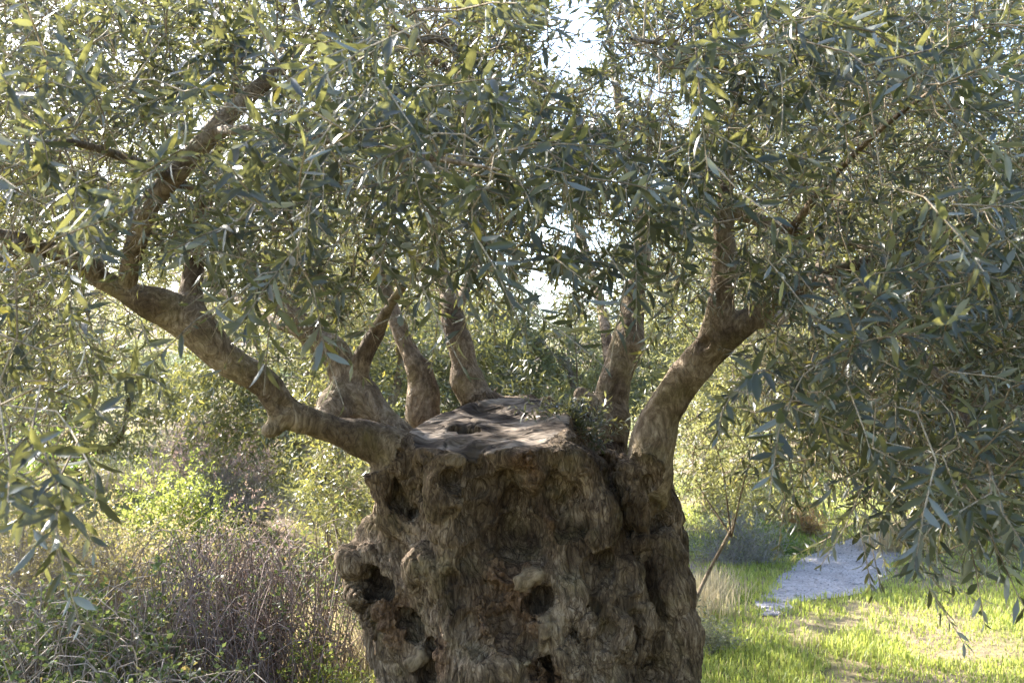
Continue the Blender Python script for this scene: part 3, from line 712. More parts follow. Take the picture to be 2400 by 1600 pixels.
ok = (v < lim) & (v > -60) & (RNG.random(len(u)) < np.clip(.55 + .8 * noise(q * 2.6, 75), .05, 1)) & ~((open_dist(u, v, f) < 1.15) & (RNG.random(len(u)) < .85))
for gu, gv, ru, rv, pr in GAPS: ok &= ~(((u - gu * K) / (ru * K)) ** 2 + ((v - gv * K) / (rv * K)) ** 2 < 1.5)
T = np.vstack([T, q[ok][:3000]])
q = np.stack([RNG.uniform(.2, .56, 9000), RNG.uniform(2.6, 4.3, 9000), RNG.uniform(1.0, 2.4, 9000)], 1); q[:, 0] *= q[:, 1]; u, v, f = project(q)
ok = (u > 1740) & (v > 620) & (v < np.interp(u, VB_U, VB_V) - 50) & (open_dist(u, v, f) > 1.2) & (noise(q * 2.6, 76) > -.25); T = np.vstack([T, q[ok][:380]])
# close clumps the photograph shows large: (u, v, y, spread px, count)
for cu, cv, cyd, spx, cn in [(70, 1020, 1.7, 70, 11), (50, 1070, 1.7, 45, 5), (120, 420, 1.9, 110, 7), (950, 90, 1.75, 90, 8), (880, 230, 1.9, 110, 9), (1000, 330, 2.0, 100, 7), (700, 340, 2.0, 70, 5), (1120, 420, 2.1, 110, 8), (1260, 560, 2.2, 60, 5), (1590, 110, 2.2, 70, 4),
                             (2290, 1120, 2.1, 60, 9), (2190, 1050, 2.3, 70, 8), (2270, 1215, 2.2, 40, 4), (2100, 1150, 2.6, 80, 8), (2000, 1180, 2.8, 70, 6), (1330, 320, 2.3, 80, 5), (1660, 330, 2.4, 60, 3), (120, 270, 2.0, 70, 4), (60, 560, 2.0, 60, 4), (1860, 90, 2.4, 100, 5)]:
    q = np.stack([F(cu + RNG.normal(0, spx), cv + RNG.normal(0, spx * .7), cyd * 1.04 + RNG.normal(0, .15)) for _ in range(cn)]); T = np.vstack([T, q])
bag = Bag()
D = grow(NODE, NRAD, T, RNG, bag=bag)
radial = unit(T - np.array((0, 4.6, 1.6)))
D = unit(0.6 * D + 0.55 * radial + RNG.normal(0, 0.45, T.shape) + np.array((0, 0, -0.10)))
Ls = RNG.uniform(0.13, 0.30, len(T))
ALL = []
for pairs in (7, 10, 13):
    m = (np.clip(((Ls - 0.13) / 0.17 * 3).astype(int), 0, 2)) == {7: 0, 10: 1, 13: 2}[pairs]
    L_, stem = sprig_leaves(T[m], D[m], Ls[m], pairs, RNG, leaf=(0.038, 0.066))
    ALL.append(L_)
    for s_, t0 in zip(stem, T[m]):
        c = np.vstack([t0, s_[len(s_) // 2], s_[-1]]); bag.add(*tube(c, np.linspace(0.0024, 0.0011, len(c)), 3))
LV = cat(ALL); near_ = LV['p'][:, 1] < 2.5; LV['L'][near_] *= 1.28; LV['W'][near_] *= 1.28
u, v, f = project(LV['p'] + LV['d'] * LV['L'][:, None] * .5)
drop = (open_dist(u, v, f) < 0.75) & (RNG.random(len(u)) < 0.7)
for gu, gv, ru, rv, pr in GAPS:
    drop |= (((u - gu * K) / (ru * K)) ** 2 + ((v - gv * K) / (rv * K)) ** 2 < 0.9) & (RNG.random(len(u)) < pr * 0.75)
drop |= (f < 1.3)
LV = sub(LV, ~drop); u, v, f = u[~drop], v[~drop], f[~drop]
M_TWIG = bark_material('twig_bark', (0.16, 0.135, 0.10), (0.30, 0.26, 0.20), (0.42, 0.37, 0.29), scale=3, moss=0.1, bump=0.1)
V_, Q_ = bag.arrays()
o = mesh_obj('twigs', V_, Q_, M_TWIG, None, True, {'bare': np.zeros(len(V_)), 'rot': np.zeros(len(V_))}); under(o, olive); o['kind'] = 'stuff'
# the 300 leaves that show largest are objects of their own
inf = (u > 20) & (u < 2380) & (v > 20) & (v < 1580)
size = np.where(inf, LV['L'] / f, 0); big = np.argsort(-size)[:300]
isbig = np.zeros(len(u), bool); isbig[big] = True
proto = []
for k in range(8):
    one = dict(p=np.zeros((1, 3)), d=np.array([[1., 0, 0]]), n=np.array([[0., 0, 1]]), L=np.array([1.]), W=np.array([1.]), curl=np.array([(-.22, -.12, -.05, .04, -.16, -.3, .1, -.08)[k]]), fold=np.array([0.08 + .03 * (k % 4)]), rnd=np.array([k / 8 + .05]))
    V_, F_, r_ = leaf_mesh(one, 0); po = mesh_obj('leaf', V_, F_, M_LEAF, None, True, {'rnd': r_}); proto.append(po.data); bpy.data.objects.remove(po)
for c, i in enumerate(big):
    d, n = LV['d'][i], LV['n'][i]; s = np.cross(d, n); p = LV['p'][i]; ln, wd = LV['L'][i], LV['W'][i]
    o = bpy.data.objects.new('leaf', proto[c % 8]); COL.objects.link(o); under(o, olive)
    o.matrix_basis = Matrix(((d[0] * ln, s[0] * -wd, n[0] * ln, p[0]), (d[1] * ln, s[1] * -wd, n[1] * ln, p[1]), (d[2] * ln, s[2] * -wd, n[2] * ln, p[2]), (0, 0, 0, 1)))
rest = ~isbig
nr_ = rest & (f < 3.0) & inf; md_ = rest & ~nr_ & (f < 5.2) & (u > -200) & (u < 2600) & (v > -200); parts = [leaf_mesh(sub(LV, m), lod) for lod, m in ((0, nr_), (1, md_), (2, rest & ~nr_ & ~md_))]
n1_, n2_ = len(parts[0][0]), len(parts[0][0]) + len(parts[1][0]); quad = parts[0][1][1]
tri = [parts[0][1][0], parts[1][1][0] + n1_, parts[2][1][0] + n2_]
n0 = len(parts[0][1][0]); r_ = np.concatenate([parts[0][2][:n0], parts[1][2], parts[2][2], parts[0][2][n0:]])
o = mesh_obj('foliage', np.vstack([p_[0] for p_ in parts]), [np.vstack(tri), quad], M_LEAF, None, True, {'rnd': r_}); under(o, olive); o['kind'] = 'stuff'
# sprouts growing from the trunk top behind the saw cut
def sprout(points, label):
    A = np.array(points); dd = unit(RNG.normal(0, 0.5, A.shape) + np.array((0, -0.2, 0.8)))
    L_, stem = sprig_leaves(A, dd, RNG.uniform(0.10, 0.22, len(A)), 8, RNG, leaf=(0.038, 0.06), droop=0.1)
    V_, F_, r_ = leaf_mesh(L_, 1); o = mesh_obj('sprout_leaves', V_, F_, M_LEAF, None, True, {'rnd': r_}); under(o, olive); o['label'] = label; o['kind'] = 'stuff'
sprout([F(RNG.uniform(1225, 1340), RNG.uniform(960, 990), RNG.uniform(4.35, 4.6)) for _ in range(42)], 'leafy sprouts along the edge of the sawn top')
sprout([F(RNG.uniform(1310, 1385), RNG.uniform(980, 1050), RNG.uniform(4.35, 4.55)) for _ in range(42)], 'leafy sprouts in the fork beside the sawn top')
sprout([F(RNG.uniform(1160, 1230), RNG.uniform(860, 950), RNG.uniform(4.9, 5.1)) for _ in range(16)], 'upright leafy sprouts behind the sawn top')

# ================================================================ the setting
def hgt(x, y):
    x = np.asarray(x, float); y = np.asarray(y, float)
    bank = sstep(0.6, 4.5, -x) * sstep(5.0, 10.0, y) * 0.75
    left = sstep(9, 34, y) * sstep(-3, 11, -x) * 2.4
    far = sstep(15, 70, y) * 5.0 + sstep(60, 200, y) * 8
    right = sstep(7, 16, x) * 1.2 * sstep(4, 12, y)
    return bank + left + far + right
def ground_material():
    m, t, N, L = new_mat('ground_soil')
    tc = N('TexCoord')
    n1 = N('TexNoise'); n1.inputs['Scale'].default_value = 0.55; n1.inputs['Detail'].default_value = 6; L(tc.outputs['Object'], n1.inputs[0])
    n2 = N('TexNoise'); n2.inputs['Scale'].default_value = 9; n2.inputs['Detail'].default_value = 8; n2.inputs['Roughness'].default_value = 0.7; L(tc.outputs['Object'], n2.inputs[0])
    c1 = N('ValToRGB'); L(n1.outputs[0], c1.inputs[0]); ramp(c1, [(0.36, (0.10, 0.13, 0.035)), (0.48, (0.16, 0.15, 0.06)), (0.60, (0.25, 0.19, 0.13)), (0.7, (0.22, 0.17, 0.15))])
    c2 = N('ValToRGB'); L(n2.outputs[0], c2.inputs[0]); ramp(c2, [(0.3, (0.55, 0.55, 0.55)), (0.7, (1.25, 1.25, 1.25))])
    col = mix_rgb(N, L, 1.0, c1.outputs[0], c2.outputs[0], 'MULTIPLY')
    p = N('BsdfPrincipled'); L(col, p.inputs['Base Color']); p.inputs['Roughness'].default_value = 0.95; p.inputs['Specular IOR Level'].default_value = 0.1
    b = N('Bump'); b.inputs['Strength'].default_value = 0.8; b.inputs['Distance'].default_value = 0.05; L(n2.outputs[0], b.inputs['Height']); L(b.outputs[0], p.inputs['Normal'])
    o = N('OutputMaterial'); L(p.outputs[0], o.inputs[0]); return m
def gravel_material():
    m, t, N, L = new_mat('path_gravel')
    tc = N('TexCoord'); v1 = N('TexVoronoi'); v1.inputs['Scale'].default_value = 60; L(tc.outputs['Object'], v1.inputs[0])
    n1 = N('TexNoise'); n1.inputs['Scale'].default_value = 2.5; n1.inputs['Detail'].default_value = 6; L(tc.outputs['Object'], n1.inputs[0])
    c1 = N('ValToRGB'); L(v1.outputs['Color'], c1.inputs[0]); ramp(c1, [(0.1, (0.20, 0.19, 0.20)), (0.6, (0.27, 0.26, 0.275)), (0.95, (0.34, 0.33, 0.345))])
    c2 = N('ValToRGB'); L(n1.outputs[0], c2.inputs[0]); ramp(c2, [(0.35, (0.78, 0.76, 0.74)), (0.65, (1.1, 1.08, 1.06))])
    col = mix_rgb(N, L, 1.0, c1.outputs[0], c2.outputs[0], 'MULTIPLY')
    p = N('BsdfPrincipled'); L(col, p.inputs['Base Color']); p.inputs['Roughness'].default_value = 0.9
    b = N('Bump'); b.inputs['Strength'].default_value = 0.5; b.inputs['Distance'].default_value = 0.012; L(v1.outputs['Distance'], b.inputs['Height']); L(b.outputs[0], p.inputs['Normal'])
    o = N('OutputMaterial'); L(p.outputs[0], o.inputs[0]); return m
def axis(a, b, dense, near, far):
    out = [0.0]
    while out[-1] < b: out.append(out[-1] + near * (1 + max(0, out[-1] - dense) * far))
    neg = [0.0]
    while neg[-1] > a: neg.append(neg[-1] - near * (1 + max(0, -neg[-1] - dense) * far))
    return np.array(sorted(set(neg + out)))
ax, ay = axis(-400, 400, 12, 0.5, 0.3), axis(-60, 700, 20, 0.5, 0.3)
X, Y = np.meshgrid(ax, ay, indexing='ij'); Z = hgt(X, Y)
V_ = np.stack([X, Y, Z], -1).reshape(-1, 3); i = np.arange(len(ax) - 1)[:, None] * len(ay) + np.arange(len(ay) - 1)[None]
Q_ = np.stack([i, i + len(ay), i + len(ay) + 1, i + 1], -1).reshape(-1, 4)
o = mesh_obj('ground', V_, Q_, ground_material(), None, True); o['kind'] = 'structure'; o['label'] = 'grassy uneven ground rising to a scrubby slope'; 
def on_ground(u, v):
    """ground point seen at full-picture position"""
    d = F(u, v, 1.0) - (0, 0, CAM_H); t = -CAM_H / d[2]; return np.array((d[0] * t, t, 0.0))
EDGE = [(1745, 1800, 1412), (1745, 1850, 1384), (1752, 1975, 1362), (1785, 2035, 1335), (1850, 2055, 1285), (1925, 2085, 1248), (2010, 2140, 1224), (2120, 2240, 1205), (2330, 2420, 1190)]
A = spline([on_ground(a, v) for a, b, v in EDGE], [0] * len(EDGE), 0.12)[0]; B = spline([on_ground(b, v) for a, b, v in EDGE], [0] * len(EDGE), 0.12)[0]
m_ = 90; ti = np.linspace(0, 1, m_)
def resamp(P): s = np.linspace(0, 1, len(P)); return np.stack([np.interp(ti, s, P[:, k]) for k in range(3)], 1)
A, B = resamp(A), resamp(B)
jit = np.stack([0.05 * noise(A * 3.1, 5), 0.05 * noise(A * 3.7, 6), np.zeros(m_)], 1); A = A + jit; B = B + jit[::-1]
tt = np.linspace(0, 1, 9)[None, :, None]; PV = (A[:, None] * (1 - tt) + B[:, None] * tt); PV[..., 2] = hgt(PV[..., 0], PV[..., 1]) + 0.006 + 0.004 * np.sin(math.pi * tt[..., 0])
i = np.arange(m_ - 1)[:, None] * 9 + np.arange(8)[None]; Q_ = np.stack([i, i + 1, i + 10, i + 9], -1).reshape(-1, 4)
M_GRAVEL = gravel_material()
o = mesh_obj('path', PV.reshape(-1, 3), Q_, M_GRAVEL, None, True); o['kind'] = 'structure'; o['label'] = 'narrow grey gravel path curving away behind the tree'
# loose stones of the path
rg = np.random.default_rng(5); n = 3000
a_ = rg.random(n) ** 1.5; b_ = rg.uniform(-0.03, 1.03, n); ia = (a_ * (m_ - 1)).astype(int)
pos = A[ia] * (1 - b_[:, None]) + B[ia] * b_[:, None] + rg.normal(0, 0.02, (n, 3)) * (1, 1, 0); pos[:, 2] = hgt(pos[:, 0], pos[:, 1]) + 0.006 + 0.004 * np.sin(math.pi * np.clip(b_, 0, 1))
octa = np.array(((1, 0, 0), (0, 1, 0), (-1, 0, 0), (0, -1, 0), (0, 0, .7), (0, 0, -.7))); of = np.array(((0, 1, 4), (1, 2, 4), (2, 3, 4), (3, 0, 4), (1, 0, 5), (2, 1, 5), (3, 2, 5), (0, 3, 5)))
r_ = rg.gamma(3, 0.0026, n)[:, None, None]; V_ = pos[:, None, :] + octa[None] * r_ * rg.uniform(.6, 1.3, (n, 6, 1)); F_ = (np.arange(n)[:, None, None] * 6 + of[None]).reshape(-1, 3)
o = mesh_obj('gravel', V_.reshape(-1, 3), F_, M_GRAVEL); o['kind'] = 'stuff'; o['label'] = 'loose grey stones scattered over the gravel path'; o['category'] = 'gravel'

# --- grass
def grass_material(name, top, trans, var=0.5, straw=(0.42, 0.34, 0.16), yf=0.12):
    return leaf_material(name, top, top, trans, spec=0.3, rough=0.5, tmix=0.45, var=var, yellow=straw, yfrac=yf)
M_GRASS = grass_material('meadow_grass', (0.20, 0.245, 0.055), (0.44, 0.49, 0.10))
M_STRAW = grass_material('straw', (0.42, 0.34, 0.22), (0.5, 0.42, 0.25), 0.3, (0.5, 0.4, 0.22), 0.2)
def blades(P, hgt_, wid, rng, lean=0.5):
    n = len(P); az = rng.uniform(0, 6.28, n); d = np.stack([np.cos(az), np.sin(az), np.zeros(n)], 1); s = np.stack([-d[:, 1], d[:, 0], np.zeros(n)], 1)
    ln = np.abs(rng.normal(0, lean, n))[:, None]; h = hgt_[:, None]; w_ = wid[:, None]; up = np.array((0, 0, 1.0))
    p1_ = P + up * h * .55 + d * h * ln * .3; p2_ = P + up * h * (1 - 0.2 * ln) + d * h * ln
    V = np.stack([P - s * w_, P + s * w_, p1_ + s * w_ * .8, p1_ - s * w_ * .8, p2_], 1).reshape(-1, 3); b = np.arange(n)[:, None] * 5
    return V, [b + np.array((3, 2, 4)), b + np.array((0, 1, 2, 3))], np.tile(rng.random(n), 2)
def poly_dist(p, pts):
    best = np.full(len(p), 99.0)
    for a, b in zip(pts[:-1], pts[1:]):
        d = b[:2] - a[:2]; t = np.clip(((p[:, :2] - a[:2]) @ d) / (d @ d), 0, 1); best = np.minimum(best, np.linalg.norm(p[:, :2] - a[:2] - t[:, None] * d, axis=1))
    return best
rg = np.random.default_rng(8); n = 105000
y_ = 5.2 + 14 * rg.random(n) ** 2.0; x_ = rg.uniform(0.10, 0.66, n) * y_ + rg.normal(0, .3, n); P_ = np.stack([x_, y_, hgt(x_, y_)], 1)
mid = (A + B) / 2; hw = np.linalg.norm(A - B, axis=1) / 2
dm = np.sqrt(((P_[:, None, :2] - mid[None, ::3, :2]) ** 2).sum(-1)); jm = dm.argmin(1); inside = dm.min(1) < hw[::3][jm] * (0.72 + 0.33 * rg.random(n)) + 0.05 * noise(P_ * 5, 33)
trail = [on_ground(*q) for q in ((1900, 1366), (1975, 1385), (1960, 1420), (1880, 1445), (1850, 1475), (1930, 1530), (1990, 1600))]
bare_t = (poly_dist(P_, trail) < 0.12 + 0.10 * noise(P_ * 4, 3)) & (rg.random(n) < 0.7)
pat = noise(P_ * 1.3, 9) + 0.5 * noise(P_ * 4.0, 10)
keep = ~inside & ~bare_t & (rg.random(n) < np.clip(0.75 + 0.5 * pat, 0.15, 1)); P_ = P_[keep]; pat = pat[keep]
hh = (0.022 + 0.04 * np.clip(0.5 + 0.6 * pat, 0, 1.3)) * rg.uniform(.6, 1.5, len(P_))
V_, F_, r_ = blades(P_, hh, rg.uniform(.0022, .0045, len(P_)) * (0.7 + P_[:, 1] / 14), rg, 0.6)
o = mesh_obj('grass', V_, F_, M_GRASS, None, False, {'rnd': r_}); o['kind'] = 'stuff'; o['label'] = 'short bright green meadow grass beside the gravel path'; o['category'] = 'grass'
# rougher grass left of and under the trees
n = 20000; y_ = 3.0 + 15 * rg.random(n) ** 1.6; x_ = rg.uniform(-0.62, 0.12, n) * y_; P_ = np.stack([x_, y_, hgt(x_, y_)], 1)
hh = 0.12 * rg.uniform(.4, 1.8, n); V_, F_, r_ = blades(P_, hh, rg.uniform(.0025, .005, n), rg, 0.7)
M_ROUGH = grass_material('rough_grass', (0.16, 0.17, 0.05), (0.34, 0.34, 0.08), 0.5, (0.42, 0.34, 0.18), 0.4)
o = mesh_obj('rough_grass', V_, F_, M_ROUGH, None, False, {'rnd': r_}); o['kind'] = 'stuff'; o['label'] = 'rough half dry grass under the trees and brambles'; o['category'] = 'grass'

# --- trees behind
def bg_tree(name, label, base, crown, dims, nspr, mat, seed, group='trees behind the old olive', trunk_r=0.11, leafs=(0.05, 0.085), lean=None, fork=4, low=0.0, lod=2, pairs=7, wf=0):
    if not wf: nspr = int(nspr * 0.62); leafs = tuple(1.22 * x for x in leafs)
    rng = np.random.default_rng(seed); base = np.array((base[0], base[1], float(hgt(base[0], base[1])))); crown = np.array(crown, float); dims = np.array(dims, float)
    root = thing(name, label, 'tree', group, tuple(base))
    fk = base + (crown - base) * 0.45 + np.append(rng.normal(0, .1, 2), -0.1)
    if lean is not None: fk = np.array(lean)
    P, R = spline([base - (0, 0, .1), base + (fk - base) * .5 + np.append(rng.normal(0, .05, 2), 0), fk], [trunk_r * 1.25, trunk_r, trunk_r * .85], 0.06)
    V_, Q_ = tube(P, R, 14, rough=0.16, seed=seed); z = np.zeros(len(V_)); under(mesh_obj('trunk', V_, Q_, M_LIMB, None, True, {'bare': z, 'rot': z}), root)
    nod, nr = [P[-3:]], [R[-3:]]
    for k in range(fork):
        a = 6.28 * k / fork + rng.uniform(-.5, .5); tip = crown + dims * np.array((math.cos(a) * .6, math.sin(a) * .6, rng.uniform(.0, .5)))
        q, r = spline([fk - (0, 0, .05), fk + (tip - fk) * .35 + rng.normal(0, .2, 3), fk + (tip - fk) * .7 + rng.normal(0, .2, 3), tip], [trunk_r * .6, trunk_r * .4, trunk_r * .2, trunk_r * .06], 0.08)
        V_, Q_ = tube(q, r, 9, rough=0.12, seed=seed + k); z = np.zeros(len(V_)); under(mesh_obj('limb', V_, Q_, M_LIMB, None, True, {'bare': z, 'rot': z}), root)
        nod.append(q[4:]); nr.append(r[4:])
    # foliage in uneven lobes
    nl = 14; kk = np.arange(nl) + .5; fz = 1 - 2 * kk / nl; fa = kk * 2.39996 + rng.uniform(0, 6.28); fr = np.sqrt(1 - fz ** 2)
    lobes = crown + dims * unit(np.stack([fr * np.cos(fa), fr * np.sin(fa), fz], 1) + rng.normal(0, .25, (nl, 3))) * rng.uniform(.4, .75, (nl, 1)); lr = rng.uniform(.32, .55, nl)
    p = unit(rng.normal(size=(nspr * 4, 3))) * (rng.random((nspr * 4, 1)) ** 0.45); w_ = rng.integers(0, nl, nspr * 4)
    p = lobes[w_] + p * dims * lr[w_][:, None]; cl = noise(p * 2.6, seed) + .5 * noise(p * 6, seed + 1); p = p[rng.random(len(p)) < np.clip(.5 + .8 * cl, .05, 1)]
    p = p[p[:, 2] > hgt(p[:, 0], p[:, 1]) + low][:nspr]
    bg_ = Bag(); sel = p[rng.random(len(p)) < min(1, 260 / len(p))]
    grow(np.vstack(nod), np.concatenate(nr), sel, rng, bag=bg_, sides=3, rmax=0.012)
    V_, Q_ = bg_.arrays(); z = np.zeros(len(V_)); o = mesh_obj('twigs', V_, Q_, M_TWIG, None, False, {'bare': z, 'rot': z}); under(o, root); o['kind'] = 'stuff'
    dd = unit(unit(p - crown) * .6 + rng.normal(0, .6, p.shape) + np.array((0, 0, -.05)))
    L_, _ = sprig_leaves(p, dd, rng.uniform(.16, .32, len(p)), pairs, rng, leaf=leafs, droop=.25)
    V_, F_, r_ = leaf_mesh(L_, lod); o = mesh_obj('crown', V_, F_, mat, None, False, {'rnd': r_}); under(o, root); o['kind'] = 'stuff'
    return root
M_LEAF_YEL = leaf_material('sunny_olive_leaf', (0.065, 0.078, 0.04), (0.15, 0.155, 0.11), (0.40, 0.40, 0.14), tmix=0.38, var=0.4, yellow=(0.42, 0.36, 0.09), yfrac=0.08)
BIG = (.065, .105)
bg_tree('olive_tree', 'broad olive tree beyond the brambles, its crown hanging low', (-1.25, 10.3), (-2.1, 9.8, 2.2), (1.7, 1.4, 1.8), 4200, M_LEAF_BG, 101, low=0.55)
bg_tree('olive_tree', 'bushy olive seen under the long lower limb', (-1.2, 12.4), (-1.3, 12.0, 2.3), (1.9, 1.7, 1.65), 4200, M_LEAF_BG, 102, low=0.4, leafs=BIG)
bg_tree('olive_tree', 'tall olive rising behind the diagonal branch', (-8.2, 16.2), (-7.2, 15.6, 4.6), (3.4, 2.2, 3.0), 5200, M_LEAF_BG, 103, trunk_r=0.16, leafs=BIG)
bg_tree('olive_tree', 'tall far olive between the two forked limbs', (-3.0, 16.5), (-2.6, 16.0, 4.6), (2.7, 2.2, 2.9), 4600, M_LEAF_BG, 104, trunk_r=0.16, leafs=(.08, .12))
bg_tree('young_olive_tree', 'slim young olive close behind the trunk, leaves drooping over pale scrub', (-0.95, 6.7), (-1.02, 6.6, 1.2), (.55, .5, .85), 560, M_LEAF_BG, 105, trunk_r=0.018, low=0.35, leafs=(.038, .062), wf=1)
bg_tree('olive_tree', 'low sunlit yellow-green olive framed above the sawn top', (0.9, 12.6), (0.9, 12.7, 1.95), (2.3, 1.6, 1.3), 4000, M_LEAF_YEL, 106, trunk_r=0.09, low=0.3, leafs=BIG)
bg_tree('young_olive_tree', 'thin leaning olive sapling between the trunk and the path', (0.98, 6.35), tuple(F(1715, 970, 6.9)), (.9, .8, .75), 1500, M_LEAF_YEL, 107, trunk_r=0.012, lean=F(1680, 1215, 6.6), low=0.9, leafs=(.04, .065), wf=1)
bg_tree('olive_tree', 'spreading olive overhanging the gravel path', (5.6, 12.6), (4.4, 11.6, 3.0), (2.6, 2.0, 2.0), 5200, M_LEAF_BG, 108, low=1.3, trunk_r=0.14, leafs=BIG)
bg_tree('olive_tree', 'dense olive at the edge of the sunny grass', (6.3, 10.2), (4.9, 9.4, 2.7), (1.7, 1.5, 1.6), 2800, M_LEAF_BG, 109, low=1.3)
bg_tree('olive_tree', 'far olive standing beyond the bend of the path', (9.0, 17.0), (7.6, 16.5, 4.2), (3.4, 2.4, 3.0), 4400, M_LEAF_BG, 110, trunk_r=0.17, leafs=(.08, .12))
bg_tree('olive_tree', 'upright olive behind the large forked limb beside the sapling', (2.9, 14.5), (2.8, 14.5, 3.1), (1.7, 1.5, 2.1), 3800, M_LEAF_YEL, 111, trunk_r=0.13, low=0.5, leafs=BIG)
bg_tree('olive_tree', 'tall slender olive, its crown showing highest among those behind', (5.4, 17.5), (5.0, 17.0, 5.6), (2.7, 2.2, 2.8), 4200, M_LEAF_BG, 112, trunk_r=0.15, leafs=(.08, .12))

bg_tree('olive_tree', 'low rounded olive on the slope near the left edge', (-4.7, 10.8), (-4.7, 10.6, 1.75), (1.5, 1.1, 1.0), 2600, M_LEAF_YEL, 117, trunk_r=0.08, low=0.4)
bg_tree('olive_tree', 'olive added just past the left edge to shade the brambles', (-5.4, 7.9), (-5.3, 7.7, 3.0), (1.3, 1.3, 1.3), 1500, M_LEAF_BG, 116, trunk_r=0.1, low=1.0)  # added outside the frame to throw shade on the brambles
gv = 'added light-blocking olives behind the viewpoint'  # unseen olives added to block skylight, leaving the trunk lit from the left
bg_tree('olive_tree', 'added light-blocking olive just behind and to one side of the viewpoint', (3.9, -1.2), (3.6, -1.4, 2.7), (1.9, 1.9, 2.3), 1700, M_LEAF_BG, 113, leafs=(.10, .15), group=gv, low=0.2)
bg_tree('olive_tree', 'added light-blocking olive far behind the viewpoint', (1.2, -4.6), (1.0, -4.6, 2.8), (2.2, 1.9, 2.5), 1700, M_LEAF_BG, 114, leafs=(.11, .16), group=gv, low=0.2)
bg_tree('olive_tree', 'added light-blocking olive beside the meadow, level with the viewpoint', (5.6, 1.8), (5.4, 1.8, 2.6), (1.7, 1.7, 2.2), 1500, M_LEAF_BG, 115, leafs=(.10, .15), group=gv, low=0.2)

# --- shrubs and brambles
def plain(name, c, rough=0.9):
    m, t, N, L = new_mat(name); tc = N('TexCoord'); n1 = N('TexNoise'); n1.inputs['Scale'].default_value = 14; L(tc.outputs['Object'], n1.inputs[0])
    cr = N('ValToRGB'); L(n1.outputs[0], cr.inputs[0]); ramp(cr, [(.3, tuple(x * .6 for x in c)), (.7, tuple(min(1, x * 1.35) for x in c))])
    p = N('BsdfPrincipled'); L(cr.outputs[0], p.inputs['Base Color']); p.inputs['Roughness'].default_value = rough
    o = N('OutputMaterial'); L(p.outputs[0], o.inputs[0]); return m
M_STEM_DRY = plain('dry_stem', (0.26, 0.21, 0.17)); M_STEM_RED = plain('bramble_stem', (0.22, 0.165, 0.145)); M_STEM_GREY = plain('grey_stem', (0.26, 0.235, 0.215)); M_STEM_PALE = plain('pale_stem', (0.46, 0.37, 0.27))
def lm(name, c, t, **k): return leaf_material(name, c, tuple(x * 1.2 for x in c), t, spec=.3, rough=.5, tmix=.42, **k)
M_LIME = lm('lime_leaf', (0.18, 0.215, 0.05), (0.42, 0.47, 0.10)); M_GREEN = lm('green_leaf', (0.07, 0.12, 0.03), (0.22, 0.32, 0.05)); M_BRAM = lm('bramble_leaf', (0.06, 0.085, 0.035), (0.17, 0.21, 0.06), yellow=(.28, .2, .07))
M_YEL = lm('yellow_leaf', (0.25, 0.21, 0.10), (0.42, 0.36, 0.15)); M_PINK = lm('dry_pink_leaf', (0.34, 0.25, 0.22), (0.40, 0.28, 0.23)); M_GREYL = lm('grey_leaf', (0.16, 0.165, 0.11), (0.27, 0.27, 0.15)); M_BROWN = lm('brown_leaf', (0.26, 0.17, 0.085), (0.35, 0.22, 0.1)); M_DGREEN = lm('dark_leaf', (0.05, 0.085, 0.03), (0.12, 0.2, 0.05))
def shrub(name, label, cat_, c, dims, nspr, mat, stem_mat, seed, nstem=40, leafs=(.02, .04), wid=(.3, .55), stem_r=.004, group='shrubs around the old olive', pairs=5, arch=0.0, slen=(.06, .16)):
    rng = np.random.default_rng(seed); g = float(hgt(c[0], c[1])); root = thing(name, label, cat_, group, (c[0], c[1], g)); cc = np.array((c[0], c[1], g)); dims = np.array(dims, float)
    b = Bag(); tips = []
    for k in range(nstem):
        a, r = rng.uniform(0, 6.28), math.sqrt(rng.random()); st = cc + np.array((math.cos(a) * r * dims[0] * .6, math.sin(a) * r * dims[1] * .6, -.02))
        e = unit(rng.normal(size=3) * (1, 1, .6) + (0, 0, .7)); e[2] = abs(e[2]); en = cc + e * dims * rng.uniform(.6, 1.05)
        if arch: en[2] = g + dims[2] * rng.uniform(.1, .9); md = (st + en) / 2 + np.append(rng.normal(0, .2, 2) * dims[:2], dims[2] * arch * rng.uniform(.3, 1))
        else: md = (st + en) / 2 + rng.normal(0, .12, 3) * dims
        md[2] = max(md[2], g + .05); q, rr = spline([st, md, en], [stem_r, stem_r * .75, stem_r * .35], 0.09); b.add(*tube(q, rr, 3)); tips.append(q[len(q) // 3:])
    if nstem: V_, Q_ = b.arrays(); o = mesh_obj('stems', V_, Q_, stem_mat); under(o, root); o['kind'] = 'stuff'
    if nspr:
        tp = np.vstack(tips) if tips else cc[None]
        p = tp[rng.integers(0, len(tp), nspr)] + rng.normal(0, .07, (nspr, 3)) * dims; p[:, 2] = np.maximum(p[:, 2], hgt(p[:, 0], p[:, 1]) + .02)
        dd = unit(unit(p - cc) * .5 + rng.normal(0, .6, p.shape) + (0, 0, .2)); L_, _ = sprig_leaves(p, dd, rng.uniform(*slen, nspr), pairs, rng, leaf=leafs, droop=.15, wid=wid)
        V_, F_, r_ = leaf_mesh(L_, 2); o = mesh_obj('foliage', V_, F_, mat, None, False, {'rnd': r_}); under(o, root); o['kind'] = 'stuff'
    return root
gb = 'brambles at the foot of the slope'
shrub('bramble', 'leafy bramble thicket in the lower left corner', 'bramble', (-2.2, 4.8), (.85, .7, .74), 700, M_BRAM, M_STEM_DRY, 201, 300, (.03, .05), (.5, .7), .0042, gb, 4, .8)
shrub('bramble', 'tangle of bare brown bramble stems nearest the trunk', 'bramble', (-1.35, 5.25), (.8, .65, .66), 600, M_BRAM, M_STEM_RED, 202, 420, (.02, .036), (.45, .7), .0038, gb, 3, 1.3)
